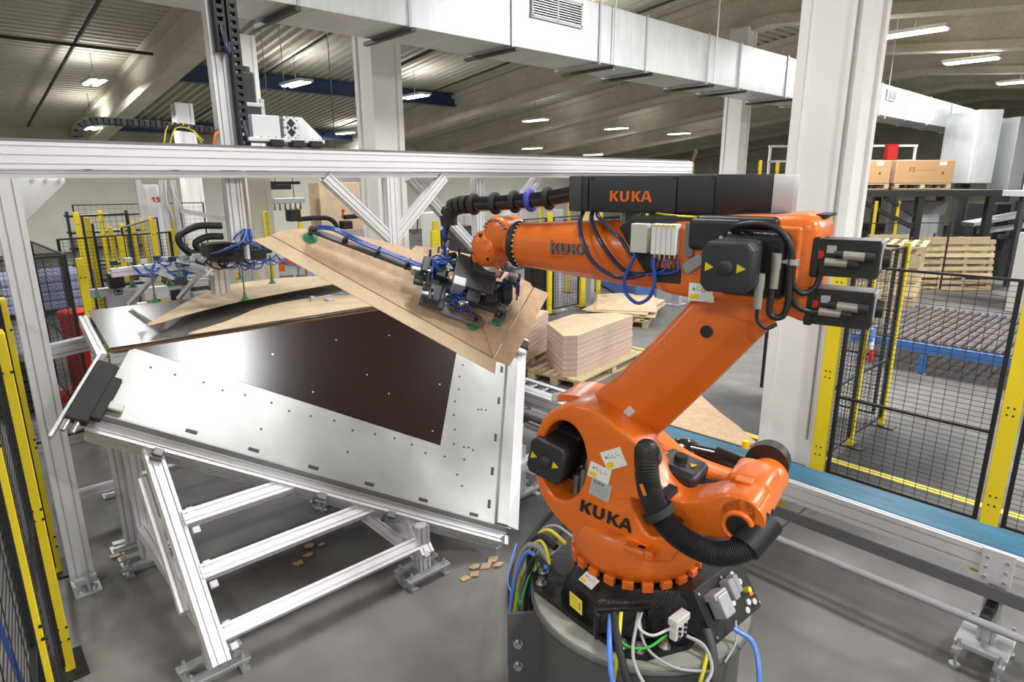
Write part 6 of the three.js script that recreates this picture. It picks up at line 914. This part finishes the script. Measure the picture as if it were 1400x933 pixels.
  each('frame_post', [bx(0.14, 2.2, 0.14, -1.9, 1.1, 0.8), bx(0.14, 2.2, 0.14, 0.4, 1.1, 0.8)], M.gunGrey, pm); each('frame_rail', [bx(4.6, 0.12, 0.14, 0.1, 1.75, 0.8), bx(4.6, 0.12, 0.14, 0.1, 1.2, 0.8)], M.gunGrey, pm); mesh('housing', [rb(4.4, 2.1, 1.2, 0.1, 1.05, -0.2, 0.03)], M.blackMatt, pm);
  for (let k = 0; k < 5; k++) mesh('rail', [stick(V(-1.3 + k * 0.5, 2.2, 0.75), V(-0.3 + k * 0.5, 1.4, 0.95), 0.05, 0.05)], M.lightPlastic, pm);
  const tr = thing('metal_tray', 'pair of pale metal trays on a stand behind the leaning pallets', 'tray', [21.3, 0, -3.75], PT); each('tray', [basis(rb(1.6, 0.1, 0.5, 0, 0, 0, 0.01), V(0, 1.75, 0), V(0.98, 0.18, 0).normalize(), V(-0.18, 0.98, 0).normalize(), V(0, 0, 1)), basis(rb(1.5, 0.08, 0.4, 0, 0, 0, 0.01), V(0.2, 1.5, 0.1), V(0.98, 0.14, 0).normalize(), V(-0.14, 0.98, 0).normalize(), V(0, 0, 1))], M.zinc, tr); each('stand', [bx(0.1, 1.6, 0.1, -0.5, 0.8, 0), bx(0.1, 1.7, 0.1, 0.6, 0.85, 0)], M.gunGrey, tr);
  const gp = thing('grey_machine_post', 'thick pale grey machine post with a red cap at the right picture edge', 'post', [17.0, 0, -2.3], -0.4); mesh('post', [rb(0.36, 1.7, 0.4, 0, 0.85, 0, 0.02)], M.lightPlastic, gp); mesh('red_lamp', [cyl(V(-0.1, 1.7, 0.1), V(-0.1, 2.0, 0.1), 0.07, 0.07, 14)], M.red, gp); each('beam', [rb(2.4, 0.2, 0.36, 1.35, 1.6, 0, 0.02), rb(2.0, 1.0, 0.3, 1.4, 0.5, -0.1, 0.02)], M.greyPlastic, gp);
  for (const [x, z, l] of [[17.6, -5.6, 'thin yellow post under the platform, left of the pair'], [18.3, -5.3, 'thin yellow post under the platform, right of the pair']]) fencePost(x, z, 2.25, l, 0.08, 0.06);
  fencePanel([16.4, -5.9], [18.5, -4.15], 0.1, 1.75, 'low dark railing panel under the black platform', 0.9, 0.5, 0.4);
}
// ---------- left and middle background ----------
{
  const rc = thing('red_cylinder', 'upright red cylinder standing behind the mesh on the left', 'cylinder', [1.25, 0, -9.9]); mesh('body', [lathe([[0, 0], [0.2, 0], [0.2, 1.05], [0.22, 1.07], [0.22, 1.15], [0.2, 1.17], [0, 1.17]], 32)], M.red, rc); mesh('foot', [rb(0.6, 0.06, 0.4, -0.05, 0.03, 0, 0.01)], M.red, rc);
  const sp = thing('sack_stack', 'stack of pale lilac sacks behind the left mesh panel', 'sack stack', [1.2, 0, -17.2], 0.1); for (let k = 0; k < 4; k++) mesh('sack_layer', [rb(2.4, 0.2, 1.3, (k % 2) * 0.05, 0.2 + k * 0.195, 0, 0.06)], M.lilac, sp); mesh('pallet_base', [bx(2.3, 0.1, 1.3, 0, 0.05, 0)], M.black, sp);
  const bl = thing('black_crate', 'dark slatted crate in front of the lilac sacks', 'crate', [0.4, 0, -9.7]); for (let k = 0; k < 5; k++) mesh('slat', [bx(0.9, 0.1, 0.5, 0, 0.1 + k * 0.13, 0)], M.blackMatt, bl);
  const bc = thing('brown_cabinet', 'narrow brown cabinet at the white wall on the far left', 'cabinet', [1.45, 0, -19.0]); mesh('body', [rb(0.32, 1.45, 0.5, 0, 0.73, 0, 0.02)], M.plyEdge, bc); mesh('door', [rb(0.28, 1.3, 0.02, 0, 0.72, 0.26, 0.005)], M.plyEdge, bc); mesh('top_box', [rb(0.3, 0.3, 0.4, 0.05, 1.6, 0, 0.01)], M.card, bc);
  const wm = thing('white_machine', 'tall slim white machine with grey uprights and red figures behind the yellow posts', 'machine', [3.85, 0, -15.5], 0.0);
  mesh('panel', [rb(0.42, 2.75, 0.1, -0.15, 1.38, 0, 0.01)], M.white, wm); for (const [x, z] of [[-0.45, 0.2], [-0.02, 0.25], [0.25, 0.1], [0.12, -0.1]]) mesh('upright', [bar(V(x, 0, z), V(x, 2.85, z), 0.1, 0.1)], M.alu, wm); mesh('arm', [bar(V(0.3, 2.2, 0.2), V(1.3, 1.95, 0.4), 0.1, 0.1)], M.alu, wm); mesh('red_figures', [letters('15', 0.1, 0.01).translate(-0.12, 2.44, 0.055)], M.red, wm, 'red number');
  each('hanging_cable', [tube([[0.15, 2.8, 0.3], [0.2, 2.5, 0.32], [0.3, 2.3, 0.3]], 0.02), tube([[0.05, 2.85, 0.32], [0.02, 2.4, 0.36], [0.12, 2.0, 0.3]], 0.02)], M.lightPlastic, wm);
  const wr = thing('wall_rail', 'long white cable tray below the aluminium beam in front of the white wall', 'cable tray', [0, 0, 0]); mesh('tray', [bx(9, 0.06, 0.12, 3.2, 2.98, -11.5), bx(9, 0.02, 0.3, 3.2, 2.93, -11.5)], M.white, wr); for (const x of [0.6, 1.9, 3.1]) mesh('clip', [bx(0.1, 0.1, 0.14, x, 3.0, -11.45)], M.gunGrey, wr); mesh('hanger', [cyl(V(0, 3, -11.5), V(0, deckY(-11.5) - 0.1, -11.5), 0.01, 0.01, 6), cyl(V(6, 3, -11.5), V(6, deckY(-11.5) - 0.1, -11.5), 0.01, 0.01, 6)], M.pipe, wr);
  // low machinery seen through the mesh: conveyor heads, cable chains, small parts
  const mk = (x, z, l, seed, mats) => { const t = thing('conveyor_head', l, 'machine', [x, 0, z]), rg = rng(seed); mesh('stand', [bar(V(-0.4, 0, 0), V(-0.4, 1.5, 0), 0.1, 0.1), bar(V(0.4, 0, 0), V(0.4, 1.5, 0), 0.1, 0.1), bar(V(-0.7, 1.45, 0), V(0.7, 1.45, 0), 0.1, 0.1)], M.alu, t); for (let k = 0; k < 12; k++) mesh('component', [rb(0.1 + rg() * 0.25, 0.08 + rg() * 0.2, 0.15, (rg() - 0.5) * 1.2, 0.7 + rg() * 0.95, (rg() - 0.5) * 0.4, 0.01, 1)], mats[k % mats.length], t); return t; };
  const c1 = mk(2.05, -9.3, 'cluttered conveyor head behind the dark mesh on the left', 4, [M.black, M.zinc, M.gunGrey, M.lightPlastic]);
  const c2 = mk(2.85, -10.35, 'cluttered conveyor head with black loops left of the gantry mast', 6, [M.black, M.gunGrey, M.zinc]);
  for (const [y, w, h] of [[1.98, 0.62, 0.36], [1.9, 0.4, 0.2]]) mesh('cable_loop', [tube([[0.42, y + h / 2, 0.3], [0.42 - w * 0.6, y + h / 2, 0.3], [0.42 - w, y + h * 0.1, 0.3], [0.42 - w * 0.8, y - h / 2, 0.3], [0.42 - w * 0.3, y - h / 2, 0.3]], 0.05, 30, 8)], M.black, c2, 'thick black cable loop');
  mk(5.0, -12.2, 'cluttered conveyor head in front of the white column right of the mast', 9, [M.gunGrey, M.zinc, M.black, M.orangePlastic]);
  const rk = thing('wire_rack', 'dark shelving rack behind the row of yellow posts', 'rack', [3.9, 0, -19.5]); for (let k = 0; k < 5; k++) mesh('shelf', [bx(2.6, 0.05, 0.6, 0, 0.3 + k * 0.42, 0)], M.gunGrey, rk); for (const x of [-1.3, 0, 1.3]) mesh('upright', [bx(0.06, 2.1, 0.1, x, 1.05, 0.25)], M.gunGrey, rk); { const rg = rng(15); for (let k = 0; k < 14; k++) mesh('bin', [rb(0.3, 0.24, 0.4, -1.1 + (k % 7) * 0.36, 0.47 + Math.floor(k / 7) * 0.84, 0, 0.02, 1)], k % 3 ? M.wood[1] : M.plyEdge, rk); }
  const tc = thing('tall_carton', 'tall plain cardboard panel standing behind the gantry struts', 'carton', [6.75, 0, -13.1], 0.3); mesh('panel', [rb(1.25, 2.78, 0.3, 0, 1.39, 0, 0.01)], M.cardPale, tc); mesh('side_panel', [rb(0.12, 2.78, 0.32, -0.56, 1.39, 0.01, 0.006)], M.cardPale, tc);
  const vg = thing('hanging_vacuum_tool', 'grey vacuum tool with small cups hanging before the white column', 'tool', [5.4, 2.75, -12.6], 0.2); mesh('plate', [rb(0.7, 0.1, 0.3, 0, -0.32, 0, 0.01)], M.zinc, vg); mesh('head', [rb(0.4, 0.1, 0.2, -0.1, -0.05, 0, 0.02), rb(0.62, 0.06, 0.2, 0, 0.03, 0, 0.01)], M.black, vg); for (let k = 0; k < 6; k++) mesh('cup', [cyl(V(-0.3 + k * 0.12, -0.5, 0.05), V(-0.3 + k * 0.12, -0.36, 0.05), 0.025, 0.012, 8)], M.steelDark, vg); mesh('rod', [cyl(V(0.2, -0.3, 0), V(0.2, 3.3, 0), 0.008, 0.008, 8), cyl(V(-0.2, 0, 0), V(-0.2, 3.3, 0), 0.008, 0.008, 8)], M.gunGrey, vg);
  const c4 = thing('cable_chain_rail', 'pair of low black cable chains in front of the tall cardboard panel', 'cable chain', [6.0, 0, -11.4]); for (const [x, w] of [[-0.55, 0.75], [0.45, 0.85]]) mesh('chain', [tube([[x - w / 2, 2.12, 0], [x, 2.13, 0], [x + w / 2 - 0.1, 2.1, 0], [x + w / 2, 2.0, 0.02], [x + w / 2 + 0.03, 1.85, 0.02]], 0.045, 24, 8)], M.blackMatt, c4); mesh('stand', [bx(1.9, 0.1, 0.2, 0, 1.8, 0), bx(0.1, 1.8, 0.1, -0.8, 0.9, 0), bx(0.1, 1.8, 0.1, 0.8, 0.9, 0)], M.zinc, c4); each('motor', [rb(0.22, 0.22, 0.2, -1.0, 2.2, 0, 0.02), rb(0.2, 0.16, 0.2, 0.0, 1.98, 0.1, 0.02)], M.black, c4); mesh('orange_part', [ball(0.035, 0.02, 2.25, 0), cyl(V(-0.02, 2.1, 0), V(0.02, 2.24, 0), 0.02, 0.02, 8)], M.orangePlastic, c4);
  const sm = thing('signal_mast', 'thin dark pole with a black box hanging below the beam', 'pole', [5.9, 0, -9.4]); mesh('pole', [cyl(V(0, 0, 0), V(0, 2.7, 0), 0.02, 0.02, 8)], M.black, sm); mesh('box', [rb(0.26, 0.16, 0.2, -0.05, 2.75, 0, 0.01)], M.black, sm); mesh('cable', [tube([[0.02, 2.5, 0], [0.2, 2.1, 0], [0.4, 1.9, 0.05], [0.5, 2.3, 0]], 0.012)], M.black, sm);
  // yellow posts and machines between the struts
  const wc = thing('white_cabinet', 'large pale cabinet behind the diagonal struts', 'cabinet', [9.3, 0, -12.3], 0.5); mesh('body', [rb(1.7, 2.1, 0.7, 0, 1.05, 0, 0.02)], M.lightPlastic, wc); mesh('door', [rb(0.75, 1.9, 0.02, -0.4, 1.05, 0.36, 0.006), rb(0.75, 1.9, 0.02, 0.4, 1.05, 0.36, 0.006)], M.lightPlastic, wc); mesh('handle', [bx(0.03, 0.16, 0.03, 0.05, 1.1, 0.38)], M.black, wc);
  fencePost(7.2, -10.0, 2.05, 'yellow post behind the sheet just right of the vertical strut', 0.12, 0.06); fencePost(5.75, -8.0, 2.05, 'short-looking yellow post behind the top edge of the held sheet', 0.16, 0.06);
  fencePanel([5.85, -8.0], [7.9, -8.9], 0.1, 2.05, 'pale mesh panel behind the robot wrist', 0, 0.08, 0.06);
  { // a person far behind the struts: only head and shoulders show over the pale cabinet
    const p = thing('person', 'person in a red top standing behind the pale cabinet, head and shoulders in view', 'person', [8.0, 0, -12.6], 0.6);
    const ell = (y, rx, rz, x = 0, z = 0) => Array.from({ length: 20 }, (_, k) => { const a = -k / 20 * Math.PI * 2; return V(x + Math.cos(a) * rx, y, z + Math.sin(a) * rz); });
    const leg = (s) => loft([ell(0.03, 0.05, 0.11, s * 0.1, 0.05), ell(0.1, 0.05, 0.06, s * 0.1), ell(0.5, 0.065, 0.065, s * 0.1), ell(0.85, 0.09, 0.09, s * 0.09)]);
    mesh('body', [loft([ell(0.8, 0.16, 0.11), ell(0.95, 0.17, 0.12), ell(1.15, 0.15, 0.11), ell(1.35, 0.2, 0.12), ell(1.45, 0.18, 0.1), ell(1.5, 0.07, 0.06), ell(1.56, 0.055, 0.055), ell(1.62, 0.07, 0.085, 0, 0.01), ell(1.7, 0.078, 0.1, 0, 0.01), ell(1.78, 0.06, 0.08), ell(1.81, 0.02, 0.03)]), leg(1), leg(-1)], std({ color: lin(0.5, 0.3, 0.21), roughness: 0.7 }), p);
    mesh('red_top', [loft([ell(0.92, 0.18, 0.13), ell(1.15, 0.165, 0.125), ell(1.35, 0.215, 0.135), ell(1.46, 0.19, 0.11), ell(1.51, 0.08, 0.07)]), ...[-1, 1].map((s) => loft([ell(0.85, 0.035, 0.035, s * 0.25, 0.1), ell(1.1, 0.045, 0.045, s * 0.26, 0.02), ell(1.38, 0.06, 0.06, s * 0.22), ell(1.46, 0.04, 0.04, s * 0.18)]))], M.red, p, 'red top');
    mesh('trousers', [loft([ell(0.78, 0.17, 0.13), ell(0.95, 0.175, 0.125)]), ...[-1, 1].map((s) => loft([ell(0.1, 0.07, 0.075, s * 0.1), ell(0.5, 0.08, 0.08, s * 0.1), ell(0.86, 0.1, 0.11, s * 0.09)]))], M.boxGrey, p);
    mesh('hair', [loft([ell(1.66, 0.06, 0.06, 0, -0.05), ell(1.72, 0.084, 0.1, 0, -0.015), ell(1.79, 0.068, 0.085, 0, -0.005), ell(1.825, 0.02, 0.03)])], M.plyEdge, p);
  }
  // railing of a far platform right of the slim column
  const fr = thing('far_railing', 'yellow-posted railing on a high platform far behind the black cover box', 'railing', [25.1, 2.6, -12.2], -0.74); for (let k = 0; k < 4; k++) mesh('post', [bx(0.12, 0.95, 0.08, -0.95 + k * 0.7, 0.47, 0)], M.yellow, fr); each('rail', [bx(3, 0.05, 0.05, 0.1, 0.93, 0), bx(3, 0.05, 0.05, 0.1, 0.5, 0)], M.fenceBlack, fr); mesh('deck', [bx(3, 0.1, 1, 0.1, 0, -0.4)], M.gunGrey, fr); each('upright', [bx(0.15, 2.6, 0.15, -1, -1.3, -0.4), bx(0.15, 2.6, 0.15, 1.2, -1.3, -0.4)], M.gunGrey, fr);
  for (let k = 0; k < 7; k++) fencePost(9.6 + k * 0.75, -11.5 + k * 0.25, 2.35, ['far yellow post over the forearm, first from left', 'far yellow post over the forearm, second from left', 'far yellow post over the forearm, third from left', 'far yellow post over the forearm, fourth from left', 'far yellow post over the forearm, fifth from left', 'far yellow post over the forearm, sixth from left', 'far yellow post over the forearm, last from left'][k], 0.07, 0.05);
}

renderer.render(scene, camera);
